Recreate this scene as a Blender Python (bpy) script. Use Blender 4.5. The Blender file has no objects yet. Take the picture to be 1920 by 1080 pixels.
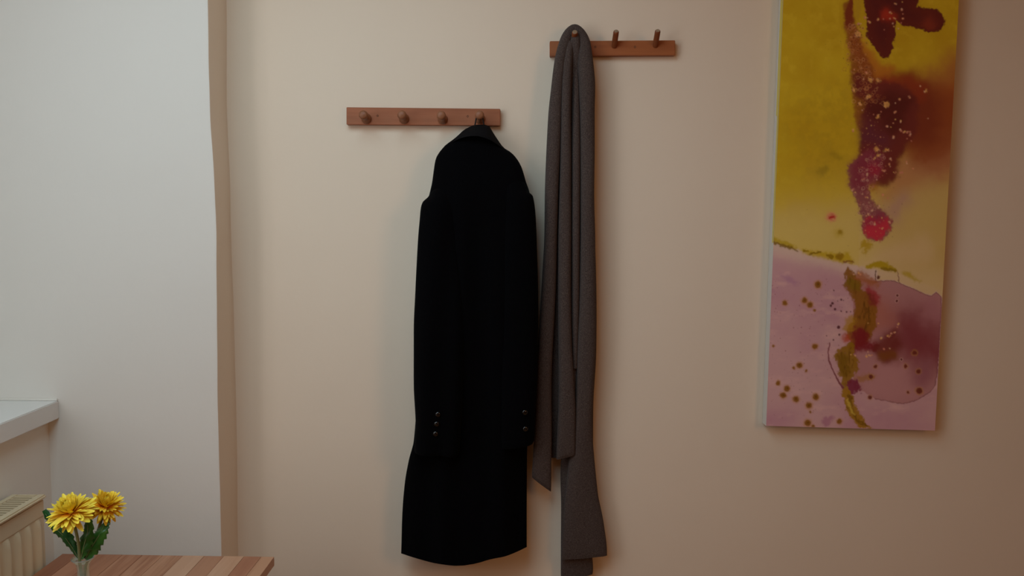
import bpy, bmesh, math, random
import numpy as np
from mathutils import Vector, Matrix, noise as mnoise

random.seed(7)
sc = bpy.context.scene
COL = sc.collection

# ------------------------------------------------------------------ camera, world, light, exposure
F_PX = 1446.0
CAM = Vector((0.0, -1.88, 1.42))
PITCH, YAW, ROLL = math.radians(-4.94), math.radians(0.45), math.radians(0.5)
cam_d = bpy.data.cameras.new('camera')
cam = bpy.data.objects.new('camera', cam_d)
COL.objects.link(cam)
cam_d.sensor_width = 36.0
cam_d.lens = F_PX / 1920.0 * 36.0
cam_d.clip_start = 0.01
# view direction: look along +Y, pitched down, turned slightly right, rolled
R = (Matrix.Rotation(-YAW, 3, 'Z') @ Matrix.Rotation(math.radians(90) + PITCH, 3, 'X') @ Matrix.Rotation(ROLL, 3, 'Z'))
cam.matrix_world = Matrix.Translation(CAM) @ R.to_4x4()
sc.camera = cam

sc.view_settings.view_transform = 'Standard'
sc.view_settings.look = 'None'
sc.view_settings.exposure = 0.0
sc.view_settings.gamma = 1.0
sc.view_settings.use_curve_mapping = False

w = bpy.data.worlds.new('overcast_sky')
sc.world = w
w.use_nodes = True
bg = w.node_tree.nodes['Background']
bg.inputs[0].default_value = (0.80, 0.90, 1.0, 1)
bg.inputs[1].default_value = 0.40

def area_light(name, loc, rot, sx, sy, energy, color):
    l = bpy.data.lights.new(name, 'AREA')
    l.shape = 'RECTANGLE'; l.size = sx; l.size_y = sy
    l.energy = energy; l.color = color
    o = bpy.data.objects.new(name, l)
    o.location = loc; o.rotation_euler = rot
    COL.objects.link(o)
    return o
# daylight arriving through the window in the left wall (just outside the panes)
area_light('window_daylight', (-1.47, -1.50, 1.78), (0, math.radians(-90), 0), 1.45, 0.80, 12.5, (1.0, 0.98, 1.0))
# added unseen fill lights: cool overhead, warm at the far right
area_light('added_cool_fill', (-0.45, -1.25, 2.345), (0, 0, 0), 0.9, 1.2, 14.0, (0.60, 0.86, 1.0))
area_light('added_warm_fill', (2.0, -2.5, 2.0), (0, math.radians(70), 0), 0.9, 0.9, 14.0, (1.0, 0.53, 0.26))

# ------------------------------------------------------------------ helpers
def P(x, y, Y):
    """point on the plane at depth Y seen at photo pixel x, y (1920x1080 frame)"""
    d = R @ Vector(((x - 960.0) / F_PX, (540.0 - y) / F_PX, -1.0))
    t = (Y - CAM.y) / d.y
    return CAM + d * t

def px_scale(Y):
    return (Y - CAM.y) / F_PX

def mesh_obj(name, verts, faces, mat, parent=None, smooth=False, props=None):
    me = bpy.data.meshes.new(name)
    me.from_pydata([tuple(v) for v in verts], [], faces)
    me.validate()
    if smooth:
        me.polygons.foreach_set('use_smooth', [True] * len(me.polygons))
    if mat: me.materials.append(mat)
    o = bpy.data.objects.new(name, me)
    COL.objects.link(o)
    if parent: o.parent = parent
    if props:
        for k, v in props.items(): o[k] = v
    return o

def bm_obj(name, bm, mat, parent=None, smooth=False, auto=None):
    bmesh.ops.recalc_face_normals(bm, faces=bm.faces)
    me = bpy.data.meshes.new(name)
    bm.to_mesh(me); bm.free()
    if smooth:
        me.polygons.foreach_set('use_smooth', [True] * len(me.polygons))
        if auto: me.set_sharp_from_angle(angle=math.radians(auto))
    if mat: me.materials.append(mat)
    o = bpy.data.objects.new(name, me)
    COL.objects.link(o)
    if parent: o.parent = parent
    return o

def empty(name, loc, label, cat, group=None):
    o = bpy.data.objects.new(name, None)
    o.empty_display_size = 0.05
    o.location = loc
    COL.objects.link(o)
    tag(o, label, cat, group)
    bpy.context.view_layer.update()
    return o

def tag(o, label, cat, group=None):
    o['label'] = label; o['category'] = cat
    if group: o['group'] = group

def keep(o, parent):
    """parent without moving (the mesh is in world coordinates)"""
    o.parent = parent
    o.matrix_parent_inverse = Matrix.Translation(parent.location).inverted()
    return o

def wbox(name, x0, x1, y0, y1, z0, z1, mat, parent=None, bevel=0.0):
    bm = bmesh.new()
    bmesh.ops.create_cube(bm, size=1.0)
    for v in bm.verts:
        v.co = Vector(((x0 + x1) / 2 + v.co.x * (x1 - x0), (y0 + y1) / 2 + v.co.y * (y1 - y0), (z0 + z1) / 2 + v.co.z * (z1 - z0)))
    if bevel:
        bmesh.ops.bevel(bm, geom=list(bm.edges), offset=bevel, segments=2, affect='EDGES')
    o = bm_obj(name, bm, mat)
    if parent: keep(o, parent)
    return o

def hexa(name, front, back, mat, parent=None, bevel=0.0):
    """closed box between two quads (lists of four points, same order)"""
    bm = bmesh.new()
    a = [bm.verts.new(p) for p in front]; b = [bm.verts.new(p) for p in back]
    bm.faces.new(a); bm.faces.new(b[::-1])
    for i in range(4):
        j = (i + 1) % 4
        bm.faces.new((a[j], a[i], b[i], b[j]))
    if bevel:
        bmesh.ops.bevel(bm, geom=list(bm.edges), offset=bevel, segments=2, affect='EDGES')
    o = bm_obj(name, bm, mat)
    if parent: keep(o, parent)
    return o

def pchip(xs, ys, q):
    xs = np.asarray(xs, float); ys = np.asarray(ys, float); q = np.asarray(q, float)
    h = np.diff(xs); d = np.diff(ys) / h
    m = np.zeros(len(xs)); m[0] = d[0]; m[-1] = d[-1]
    for i in range(1, len(xs) - 1):
        if d[i-1] * d[i] > 0:
            w1 = 2*h[i] + h[i-1]; w2 = h[i] + 2*h[i-1]
            m[i] = (w1 + w2) / (w1 / d[i-1] + w2 / d[i])
    k = np.clip(np.searchsorted(xs, q) - 1, 0, len(xs) - 2)
    t = (q - xs[k]) / h[k]
    return ((1+2*t)*(1-t)**2)*ys[k] + (t*(1-t)**2)*h[k]*m[k] + (t*t*(3-2*t))*ys[k+1] + (t*t*(t-1))*h[k]*m[k+1]

def catmull(pts, n):
    out = []
    P_ = [np.array(p, float) for p in pts]
    P_ = [2*P_[0]-P_[1]] + P_ + [2*P_[-1]-P_[-2]]
    for i in range(1, len(P_) - 2):
        for k in range(n):
            t = k / n
            a, b, c, d = P_[i-1:i+3]
            out.append(0.5*((2*b) + (-a+c)*t + (2*a-5*b+4*c-d)*t*t + (-a+3*b-3*c+d)*t**3))
    out.append(P_[-2])
    return out

def tube(pts, radii, seg=12, cap=True):
    """bmesh-free tube data along 3D pts"""
    verts, faces = [], []
    pts = [Vector(p) for p in pts]
    n = len(pts)
    up = Vector((0, 1, 0.01))
    for i, p in enumerate(pts):
        t = (pts[min(i+1, n-1)] - pts[max(i-1, 0)]).normalized()
        a = t.cross(up)
        if a.length < 1e-3: a = t.cross(Vector((1, 0, 0)))
        a.normalize(); b = a.cross(t).normalized()
        for k in range(seg):
            th = 2*math.pi*k/seg
            verts.append(p + (a*math.cos(th) + b*math.sin(th)) * radii[i])
    for i in range(n-1):
        for k in range(seg):
            k2 = (k+1) % seg
            faces.append((i*seg+k, i*seg+k2, (i+1)*seg+k2, (i+1)*seg+k))
    if cap:
        faces.append(tuple(range(seg))[::-1]); faces.append(tuple((n-1)*seg+k for k in range(seg)))
    return verts, faces

def lathe_axis(origin, axis, prof, seg=24):
    """revolve (r, h) profile round an axis"""
    axis = Vector(axis).normalized()
    a = axis.orthogonal().normalized(); b = axis.cross(a)
    verts, faces = [], []
    for r, h in prof:
        for k in range(seg):
            th = 2*math.pi*k/seg
            verts.append(Vector(origin) + axis*h + (a*math.cos(th)+b*math.sin(th))*max(r, 1e-5))
    for i in range(len(prof)-1):
        for k in range(seg):
            k2 = (k+1) % seg
            faces.append((i*seg+k, i*seg+k2, (i+1)*seg+k2, (i+1)*seg+k))
    return verts, faces

# ------------------------------------------------------------------ materials
def srgb(r, g, b):
    f = lambda c: (c/255/12.92) if c/255 <= 0.04045 else ((c/255+0.055)/1.055)**2.4
    return (f(r), f(g), f(b), 1.0)

def new_mat(name, color, rough=0.6, spec=0.3, metallic=0.0):
    m = bpy.data.materials.new(name); m.use_nodes = True
    b = m.node_tree.nodes['Principled BSDF']
    b.inputs['Base Color'].default_value = color if len(color) == 4 else (*color, 1)
    b.inputs['Roughness'].default_value = rough
    b.inputs['Specular IOR Level'].default_value = spec
    b.inputs['Metallic'].default_value = metallic
    return m

def N(m, t, **kw):
    n = m.node_tree.nodes.new(t)
    for k, v in kw.items(): setattr(n, k, v)
    return n
def L(m, a, b): m.node_tree.links.new(a, b)

def add_bump(m, scale, strength, dist=0.002, detail=4, coord='Object', stretch=None, kind='noise'):
    tc = N(m, 'ShaderNodeTexCoord')
    src = tc.outputs[coord]
    if stretch:
        mp = N(m, 'ShaderNodeMapping'); mp.inputs['Scale'].default_value = stretch
        L(m, src, mp.inputs[0]); src = mp.outputs[0]
    nz = N(m, 'ShaderNodeTexNoise'); nz.inputs['Scale'].default_value = scale; nz.inputs['Detail'].default_value = detail
    L(m, src, nz.inputs['Vector'])
    bp = N(m, 'ShaderNodeBump'); bp.inputs['Strength'].default_value = strength; bp.inputs['Distance'].default_value = dist
    L(m, nz.outputs[0], bp.inputs['Height'])
    L(m, bp.outputs[0], m.node_tree.nodes['Principled BSDF'].inputs['Normal'])
    return nz, bp, src

def ramp_color(m, fac, stops):
    r = N(m, 'ShaderNodeValToRGB')
    e = r.color_ramp.elements
    while len(e) < len(stops): e.new(0.5)
    for i, (p, c) in enumerate(stops):
        e[i].position = p; e[i].color = c if len(c) == 4 else (*c, 1)
    L(m, fac, r.inputs[0])
    L(m, r.outputs[0], m.node_tree.nodes['Principled BSDF'].inputs['Base Color'])
    return r

def plaster(name, c):
    m = new_mat(name, c, 0.75, 0.2)
    nz, bp, src = add_bump(m, 3.0, 0.5, 0.006, 3)
    n2 = N(m, 'ShaderNodeTexNoise'); n2.inputs['Scale'].default_value = 60; n2.inputs['Detail'].default_value = 6
    L(m, src, n2.inputs['Vector'])
    b2 = N(m, 'ShaderNodeBump'); b2.inputs['Strength'].default_value = 0.15; b2.inputs['Distance'].default_value = 0.002
    L(m, n2.outputs[0], b2.inputs['Height']); L(m, bp.outputs[0], b2.inputs['Normal'])
    L(m, b2.outputs[0], m.node_tree.nodes['Principled BSDF'].inputs['Normal'])
    n3 = N(m, 'ShaderNodeTexNoise'); n3.inputs['Scale'].default_value = 1.7; n3.inputs['Detail'].default_value = 3
    L(m, src, n3.inputs['Vector'])
    d = tuple(x*0.97 for x in c[:3])
    ramp_color(m, n3.outputs[0], [(0.3, d), (0.7, c[:3])])
    return m

M_WALL = plaster('cream_wall_plaster', (0.80, 0.68, 0.54))
M_OCHRE = plaster('ochre_room_plaster', (0.40, 0.17, 0.05))
M_PIER = plaster('white_pier_plaster', (0.77, 0.74, 0.675))
M_CEIL = plaster('white_ceiling_plaster', (0.78, 0.66, 0.50))
M_SILLP = new_mat('white_sill_lacquer', (0.70, 0.69, 0.66), 0.10, 0.8)
M_FRAME = new_mat('white_window_paint', (0.8, 0.8, 0.78), 0.4, 0.4)
M_RAD = new_mat('radiator_enamel', (0.64, 0.52, 0.34), 0.35, 0.4)
add_bump(M_RAD, 40, 0.05, 0.001)
M_DARK = new_mat('grille_shade_dark', (0.08, 0.065, 0.05), 0.8, 0.1)  # dark colour standing in for shade inside the grille

def wood(name, c1, c2, scale=1.0, axis='Y', rough=0.45):
    m = new_mat(name, c1, rough, 0.3)
    tc = N(m, 'ShaderNodeTexCoord')
    mp = N(m, 'ShaderNodeMapping')
    s = {'X': (1.2, 22, 22), 'Y': (22, 1.2, 22), 'Z': (22, 22, 1.2)}[axis]
    mp.inputs['Scale'].default_value = s
    oi = N(m, 'ShaderNodeObjectInfo')
    vm = N(m, 'ShaderNodeVectorMath', operation='ADD')
    sca = N(m, 'ShaderNodeVectorMath', operation='SCALE')
    cb = N(m, 'ShaderNodeCombineXYZ')
    for i in range(3): L(m, oi.outputs['Random'], cb.inputs[i])
    L(m, cb.outputs[0], sca.inputs[0]); sca.inputs['Scale'].default_value = 40.0
    L(m, tc.outputs['Object'], mp.inputs[0]); L(m, mp.outputs[0], vm.inputs[0]); L(m, sca.outputs[0], vm.inputs[1])
    nz = N(m, 'ShaderNodeTexNoise'); nz.inputs['Scale'].default_value = 1.6*scale; nz.inputs['Detail'].default_value = 7; nz.inputs['Distortion'].default_value = 0.35
    L(m, vm.outputs[0], nz.inputs['Vector'])
    wv = N(m, 'ShaderNodeTexNoise'); wv.inputs['Scale'].default_value = 7*scale; wv.inputs['Detail'].default_value = 3
    L(m, vm.outputs[0], wv.inputs['Vector'])
    mx = N(m, 'ShaderNodeMath', operation='MULTIPLY'); L(m, nz.outputs[0], mx.inputs[0]); mx.inputs[1].default_value = 0.7
    ad = N(m, 'ShaderNodeMath', operation='MULTIPLY_ADD'); L(m, wv.outputs[0], ad.inputs[0]); ad.inputs[1].default_value = 0.3; L(m, mx.outputs[0], ad.inputs[2])
    ramp_color(m, ad.outputs[0], [(0.36, c2), (0.55, c1)])
    bp = N(m, 'ShaderNodeBump'); bp.inputs['Strength'].default_value = 0.15; bp.inputs['Distance'].default_value = 0.001
    L(m, ad.outputs[0], bp.inputs['Height']); L(m, bp.outputs[0], m.node_tree.nodes['Principled BSDF'].inputs['Normal'])
    return m

M_RACK1 = wood('reddish_rack_wood', (0.36, 0.125, 0.055), (0.28, 0.092, 0.038), axis='X')
M_RACK2 = wood('orange_rack_wood', (0.36, 0.115, 0.038), (0.29, 0.085, 0.028), axis='X')
M_PEG1 = wood('peg_wood', (0.26, 0.10, 0.045), (0.20, 0.072, 0.03), axis='Y')
M_PEG2 = wood('dark_peg_wood', (0.22, 0.060, 0.018), (0.16, 0.042, 0.012), axis='Y')
M_PEGEND = wood('sawn_peg_end', (0.34, 0.24, 0.16), (0.26, 0.18, 0.11), axis='Y')
M_SCREW = new_mat('screw_metal', (0.14, 0.06, 0.03), 0.6, 0.4, 0.3)

# coat wool
M_COAT = new_mat('black_coat_wool', (0.0016, 0.0015, 0.0020), 0.95, 0.03)
M_COAT.node_tree.nodes['Principled BSDF'].inputs['Sheen Weight'].default_value = 0.010
add_bump(M_COAT, 900, 0.35, 0.0008, 2)
M_COLLAR = new_mat('black_collar_wool', (0.006, 0.0055, 0.006), 0.9, 0.06)
add_bump(M_COLLAR, 700, 0.3, 0.0008, 2)
M_LOOP = new_mat('black_satin_loop', (0.010, 0.006, 0.007), 0.5, 0.3)
M_BUTTON = new_mat('glossy_black_button', (0.003, 0.003, 0.003), 0.10, 0.6)

# scarf wool
M_SCARF = new_mat('heather_grey_wool', (0.075, 0.062, 0.060), 0.95, 0.08)
M_SCARF.node_tree.nodes['Principled BSDF'].inputs['Sheen Weight'].default_value = 0.05
_nz, _bp, _src = add_bump(M_SCARF, 620, 0.7, 0.0015, 3)
_n2 = N(M_SCARF, 'ShaderNodeTexNoise'); _n2.inputs['Scale'].default_value = 620; _n2.inputs['Detail'].default_value = 3
L(M_SCARF, _src, _n2.inputs['Vector'])
ramp_color(M_SCARF, _n2.outputs[0], [(0.30, (0.038, 0.026, 0.022)), (0.52, (0.072, 0.052, 0.045)), (0.74, (0.125, 0.096, 0.084))])

M_CANVAS_EDGE = new_mat('primed_canvas_edge', (0.60, 0.56, 0.50), 0.8, 0.15)
add_bump(M_CANVAS_EDGE, 90, 0.4, 0.002, 5)

# ------------------------------------------------------------------ room shell
def struct(o):
    o['kind'] = 'structure'
    return o

PIER_Y = -0.12
XL_ROOM = -1.057            # inner face of the window wall below the sill
ROOM_R, ROOM_BACK, CEIL = 3.2, -5.0, 2.95
XWIN = -1.40                # window plane, in the thickness of the left wall

struct(wbox('wall_back', -1.6, ROOM_R + 0.1, 0.0, 0.12, -0.0, CEIL, M_WALL))
struct(wbox('wall_right', ROOM_R, ROOM_R + 0.1, ROOM_BACK, 0.0, 0.0, CEIL, M_OCHRE))
struct(wbox('wall_rear', -1.6, ROOM_R + 0.1, ROOM_BACK - 0.1, ROOM_BACK, 0.0, CEIL, M_OCHRE))
struct(wbox('ceiling', -1.7, ROOM_R + 0.1, ROOM_BACK - 0.1, 0.12, CEIL, CEIL + 0.1, M_CEIL))
M_FLOOR = wood('oak_floor', (0.36, 0.17, 0.06), (0.28, 0.12, 0.04), 0.5, 'Y')
struct(wbox('floor', -1.7, ROOM_R + 0.1, ROOM_BACK - 0.1, 0.12, -0.1, 0.0, M_FLOOR))

# pier at the left end of the back wall: a wavy plastered corner
edge_px = [(0, 390.5), (130, 392.5), (210, 395), (270, 399), (350, 403), (415, 405.8), (500, 407), (560, 407.5), (660, 408.5), (750, 409), (830, 411), (900, 413), (1030, 416)]
inner_px = [(0, 425), (210, 426), (270, 428.5), (350, 432), (415, 433), (500, 435.5), (560, 438), (660, 440.5), (780, 443.5), (900, 445.5), (1000, 446)]
def corner_points(tab, Y, rnd):
    zs, xs = [], []
    for y, x in tab:
        p = P(x, y, Y); zs.append(p.z); xs.append(p.x)
    zs = [CEIL] + zs + [0.0]; xs = [xs[0]-0.004] + xs + [xs[-1]]
    return zs[::-1], xs[::-1]
ze, xe = corner_points(edge_px, PIER_Y, 0)
zi, xi = corner_points(inner_px, 0.0, 0)
verts, faces = [], []
rows = np.linspace(0, CEIL, 150)
for z in rows:
    e = float(pchip(ze, xe, [z])[0]); i_ = float(pchip(zi, xi, [z])[0])
    j = 0.0012 * mnoise.noise(Vector((0, 0, z*9)))
    e += j
    verts += [Vector((-1.7, PIER_Y, z)), Vector((e-0.006, PIER_Y, z)), Vector((e-0.0018, PIER_Y+0.0012, z)), Vector((e, PIER_Y+0.006, z)),
              Vector((i_-0.002, -0.004, z)), Vector((i_+0.001, 0.004, z)), Vector((-1.7, 0.004, z))]
nc = 7
for r in range(len(rows)-1):
    for k in range(nc):
        k2 = (k+1) % nc
        faces.append((r*nc+k, r*nc+k2, (r+1)*nc+k2, (r+1)*nc+k))
faces.append(tuple(range(nc))[::-1]); faces.append(tuple((len(rows)-1)*nc+k for k in range(nc)))
pier = mesh_obj('wall_left_pier', verts, faces, M_PIER, smooth=True)
pier.data.set_sharp_from_angle(angle=math.radians(50))
# the side cheek of the pier takes the same material as the wall behind
pier.data.materials.append(M_WALL)
for p_ in pier.data.polygons:
    if len(p_.vertices) == 4 and p_.normal.x > 0.8 and p_.center.x > -1.2:
        p_.material_index = 1
pier['kind'] = 'structure'; pier.name = 'wall_left_pier'

# window wall: parapet, lintel, the far stretch of wall beyond the window
SILL_TOP = P(110, 751, PIER_Y).z
WIN_Y0, WIN_Y1, WIN_TOP = -1.95, -0.40, 2.55
Z_PAR = SILL_TOP - 0.042
struct(wbox('wall_left', -1.45, XL_ROOM, WIN_Y0, PIER_Y, 0.0, Z_PAR, M_PIER))
struct(wbox('trim_3', XWIN-0.04, XWIN+0.02, WIN_Y1, PIER_Y, Z_PAR, WIN_TOP, M_PIER))
struct(wbox('wall_left_lintel', -1.45, XL_ROOM, WIN_Y0, PIER_Y, WIN_TOP, CEIL, M_PIER))
struct(wbox('wall_left_rear', -1.45, XL_ROOM, ROOM_BACK, WIN_Y0, 0.0, CEIL, M_PIER))
# window: frame, two casements, panes, handle
win = wbox('window_1', XWIN-0.03, XWIN+0.03, WIN_Y0, WIN_Y0+0.06, SILL_TOP, WIN_TOP, M_FRAME, bevel=0.004)
win['kind'] = 'structure'
win2 = wbox('window_frame', XWIN-0.03, XWIN+0.03, WIN_Y1-0.05, WIN_Y1, SILL_TOP, WIN_TOP, M_FRAME, bevel=0.004); keep(win2, win)
for nm, y0, y1, z0, z1 in [('window_rail', WIN_Y0+0.06, WIN_Y1-0.05, WIN_TOP-0.05, WIN_TOP), ('window_rail', WIN_Y0+0.06, WIN_Y1-0.05, SILL_TOP, SILL_TOP+0.05),
                           ('window_mullion', (WIN_Y0+WIN_Y1)/2-0.03, (WIN_Y0+WIN_Y1)/2+0.03, SILL_TOP+0.05, WIN_TOP-0.05)]:
    keep(wbox(nm, XWIN-0.028, XWIN+0.028, y0, y1, z0, z1, M_FRAME, bevel=0.004), win)
M_GLASS = bpy.data.materials.new('window_glass'); M_GLASS.use_nodes = True
nt = M_GLASS.node_tree; nt.nodes.clear()
out = nt.nodes.new('ShaderNodeOutputMaterial'); tr = nt.nodes.new('ShaderNodeBsdfTransparent'); gl = nt.nodes.new('ShaderNodeBsdfGlossy')
gl.inputs['Roughness'].default_value = 0.02; mx = nt.nodes.new('ShaderNodeMixShader'); mx.inputs[0].default_value = 0.06
nt.links.new(tr.outputs[0], mx.inputs[1]); nt.links.new(gl.outputs[0], mx.inputs[2]); nt.links.new(mx.outputs[0], out.inputs[0])
ym = (WIN_Y0+WIN_Y1)/2
keep(wbox('window_pane', XWIN-0.003, XWIN+0.003, WIN_Y0+0.06, ym-0.03, SILL_TOP+0.05, WIN_TOP-0.05, M_GLASS), win)
keep(wbox('window_pane', XWIN-0.003, XWIN+0.003, ym+0.03, WIN_Y1-0.05, SILL_TOP+0.05, WIN_TOP-0.05, M_GLASS), win)
keep(wbox('window_handle', XWIN+0.03, XWIN+0.055, ym-0.012, ym+0.012, 1.55, 1.68, M_FRAME, bevel=0.004), win)

# sill board
sx = P(110, 751, PIER_Y).x
sill = wbox('trim_1', XWIN+0.03, sx, WIN_Y0, PIER_Y, SILL_TOP-0.042, SILL_TOP, M_SILLP, bevel=0.002)
sill['kind'] = 'structure'
# caulk bead where sill meets the pier
bead = wbox('trim_2', XWIN+0.03, sx-0.001, PIER_Y-0.004, PIER_Y+0.001, SILL_TOP-0.001, SILL_TOP+0.005, M_PIER, bevel=0.0015)
bead['kind'] = 'structure'
# invented housing for the added cool fill light, out of view
lamp = empty('added_cool_fixture', (-0.45, -1.25, 2.36), 'added unseen white panel for the cool fill light above the table and coat', 'lamp')
keep(wbox('fill_housing', -0.92, 0.02, -1.87, -0.63, 2.35, 2.42, M_FRAME, bevel=0.01), lamp)
keep(wbox('fill_stem', -0.47, -0.43, -1.27, -1.23, 2.42, CEIL, M_FRAME), lamp)
fl = empty('added_warm_fixture', (2.30, -2.5, 0.0), 'added unseen stand for the warm fill light at the far right', 'lamp')  # made-up stand and shade for the added warm fill light
_v, _f = lathe_axis((2.30, -2.5, 0.0), (0, 0, 1), [(0.0, 0.0), (0.14, 0.0), (0.14, 0.02), (0.012, 0.03), (0.012, 1.95), (0.0, 1.95)], 24)
keep(mesh_obj('fill_pole', _v, _f, M_FRAME, smooth=False), fl)
_v, _f = lathe_axis((2.30, -2.5, 1.80), (0, 0, 1), [(0.17, 0.0), (0.11, 0.28), (0.105, 0.28), (0.165, 0.0), (0.17, 0.0)], 28)
keep(mesh_obj('fill_lampshade', _v, _f, M_CEIL, smooth=True), fl)
# skirting boards
struct(wbox('baseboard_back', -0.62, ROOM_R, -0.015, 0.0, 0.0, 0.09, M_FRAME, bevel=0.003))
struct(wbox('baseboard_right', ROOM_R-0.015, ROOM_R, ROOM_BACK, -0.015, 0.0, 0.09, M_FRAME, bevel=0.003))

# ------------------------------------------------------------------ radiator
RX1 = P(88, 926, -0.27).x
RZ = P(91, 926, -0.27).z
RX0 = XL_ROOM + 0.004
RY0, RY1 = -0.27, -1.45
rad = empty('panel_radiator', ((RX0+RX1)/2, -0.86, 0.12), 'cream ribbed panel radiator with a slotted top grille under the window sill', 'radiator')
# ribbed front panel (profile along Y, extruded in z with rounded flute ends)
pitch = 0.0335
ys = []
nsub = 10
total = int((RY0 - RY1 - 0.03) / pitch)
prof = []
y = RY0
prof.append((y, 0.0))
yy = RY0 - 0.014
for i in range(total):
    for k in range(nsub):
        t = k / nsub
        s = math.sin(math.pi * min(1, t/0.62)) if t < 0.62 else 0.0
        prof.append((yy - t*pitch, 0.0075 * (max(s, 0)**0.6)))
    yy -= pitch
prof.append((yy, 0.0)); prof.append((RY1, 0.0))
zt = RZ - 0.047; zb = 0.17
zlev = [(zb, 0.0), (zb+0.012, 0.6), (zb+0.03, 1.0), (zt-0.022, 1.0), (zt-0.008, 0.6), (zt, 0.0)]
base_x = RX1 - 0.009
verts, faces = [], []
for z, kx in zlev:
    for (py, dx) in prof: verts.append(Vector((base_x + dx*kx, py, z)))
npf = len(prof)
for r in range(len(zlev)-1):
    for k in range(npf-1):
        faces.append((r*npf+k, (r+1)*npf+k, (r+1)*npf+k+1, r*npf+k+1))
# back of the panel, to give it thickness
nb = len(verts)
for (py, dx) in (prof[0], prof[-1]):
    for z in (zb, zt): verts.append(Vector((base_x-0.012, py, z)))
faces += [(nb, nb+1, nb+3, nb+2)]
top_loop = [(len(zlev)-1)*npf+k for k in range(npf)]; bot_loop = list(range(npf))
faces.append(tuple(top_loop) + (nb+3, nb+1)); faces.append(tuple(bot_loop[::-1]) + (nb, nb+2))
faces.append(tuple([r*npf for r in range(len(zlev))]) + (nb+1, nb)); faces.append(tuple([r*npf+npf-1 for r in range(len(zlev))][::-1]) + (nb+2, nb+3))
fp = mesh_obj('front_panel', verts, faces, M_RAD, smooth=True); fp.data.set_sharp_from_angle(angle=math.radians(60)); keep(fp, rad)
# flat band above the flutes
keep(wbox('top_band', base_x-0.014, base_x+0.002, RY1, RY0, zt, RZ-0.011, M_RAD, bevel=0.002), rad)
keep(wbox('bottom_band', base_x-0.014, base_x+0.002, RY1, RY0, 0.12, zb, M_RAD, bevel=0.002), rad)
keep(wbox('back_panel', RX0+0.004, RX0+0.016, RY1, RY0, 0.12, RZ-0.02, M_RAD, bevel=0.002), rad)
keep(wbox('end_cover', RX0+0.017, base_x-0.015, RY0-0.004, RY0-0.001, 0.13, RZ-0.009, M_RAD), rad)
keep(wbox('end_cover', RX0+0.017, base_x-0.015, RY1+0.001, RY1+0.004, 0.13, RZ-0.009, M_RAD), rad)
keep(wbox('painted_shade_sheet', RX0+0.018, base_x-0.016, RY1+0.006, RY0-0.006, RZ-0.06, RZ-0.04, M_DARK), rad)  # dark sheet put in for the shade between the slats
# top frame: four rails round the grille
keep(wbox('top_rail', base_x-0.010, RX1, RY1, RY0, RZ-0.008, RZ, M_RAD, bevel=0.003), rad)
keep(wbox('top_rail', RX0+0.002, RX0+0.016, RY1, RY0, RZ-0.010, RZ-0.001, M_RAD, bevel=0.0015), rad)
keep(wbox('top_rail', RX0+0.016, base_x-0.010, RY0-0.011, RY0, RZ-0.008, RZ-0.001, M_RAD, bevel=0.0015), rad)
keep(wbox('top_rail', RX0+0.016, base_x-0.010, RY1, RY1+0.016, RZ-0.008, RZ-0.001, M_RAD, bevel=0.0015), rad)
sl = wbox('grille_slat', RX0+0.0162, base_x-0.0102, -0.0025, 0.0025, RZ-0.016, RZ-0.0015, M_RAD)
bpy.context.view_layer.update()
n_sl = int((RY0 - RY1 - 0.04) / 0.0118)
me_slat = sl.data
for i in range(n_sl):
    o = sl if i == 0 else sl.copy()
    if i: COL.objects.link(o)
    o.location = (0, RY0 - 0.016 - i*0.0118, 0)
    keep(o, rad)
vv, ff = lathe_axis((base_x-0.04, RY0-0.05, 0.0), (0, 0, 1), [(0.0, 0.0), (0.011, 0.0), (0.011, 0.125), (0.0, 0.125)], 14)
keep(mesh_obj('feed_pipe', vv, ff, M_RAD, smooth=True), rad)

# ------------------------------------------------------------------ table
TY = -0.25
tzl = P(112, 1039, TY)
TX0, TX1 = tzl.x, P(513, 1047, TY).x
TZ = P(320, 1041, TY).z
TLEN = 0.60
table = empty('pine_table', ((TX0+TX1)/2, TY-TLEN/2, 0.0), 'reddish pine table top of glued staves in front of the white pier', 'table')
bounds_px = [113, 146, 184, 227, 265, 303, 341, 381.5, 418, 456, 488, 512.5]
bx = [TX0 + (b-113)/(512.5-113)*(TX1-TX0) for b in bounds_px]
tints = [((0.33,0.125,0.060),(0.25,0.085,0.040)), ((0.42,0.18,0.095),(0.30,0.105,0.05)), ((0.36,0.150,0.075),(0.27,0.095,0.045)),
         ((0.44,0.21,0.115),(0.30,0.11,0.05)), ((0.47,0.235,0.130),(0.28,0.10,0.045)), ((0.46,0.235,0.135),(0.30,0.12,0.055)),
         ((0.50,0.26,0.150),(0.30,0.12,0.055)), ((0.56,0.33,0.21),(0.50,0.28,0.17)), ((0.42,0.20,0.110),(0.37,0.165,0.09)),
         ((0.56,0.32,0.20),(0.50,0.27,0.16)), ((0.42,0.185,0.105),(0.36,0.145,0.08))]
tints.append(((0.52,0.27,0.155),(0.33,0.13,0.06)))
for i in range(len(bx)-1):
    if i == 10: tt = tints[11]
    elif i == 9: tt = tints[10]
    elif i == 8: tt = tints[9]
    else: tt = tints[i]
    if i == 7: tt = tints[8]
    if i == 6: tt = tints[7]
    if i == 5: tt = tints[6]
    m = wood('pine_stave_wood', tt[0], tt[1], 1.0, 'Y', 0.38)
    g = 0.00025
    keep(wbox('stave', bx[i]+g, bx[i+1]-g, TY-TLEN, TY + random.uniform(-0.0004, 0.0004), TZ-0.02, TZ+random.uniform(-0.0003, 0.0), m, bevel=0.0003), table)
M_LEG = wood('pine_leg_wood', (0.42, 0.19, 0.10), (0.33, 0.13, 0.06), 1, 'Z')
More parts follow.
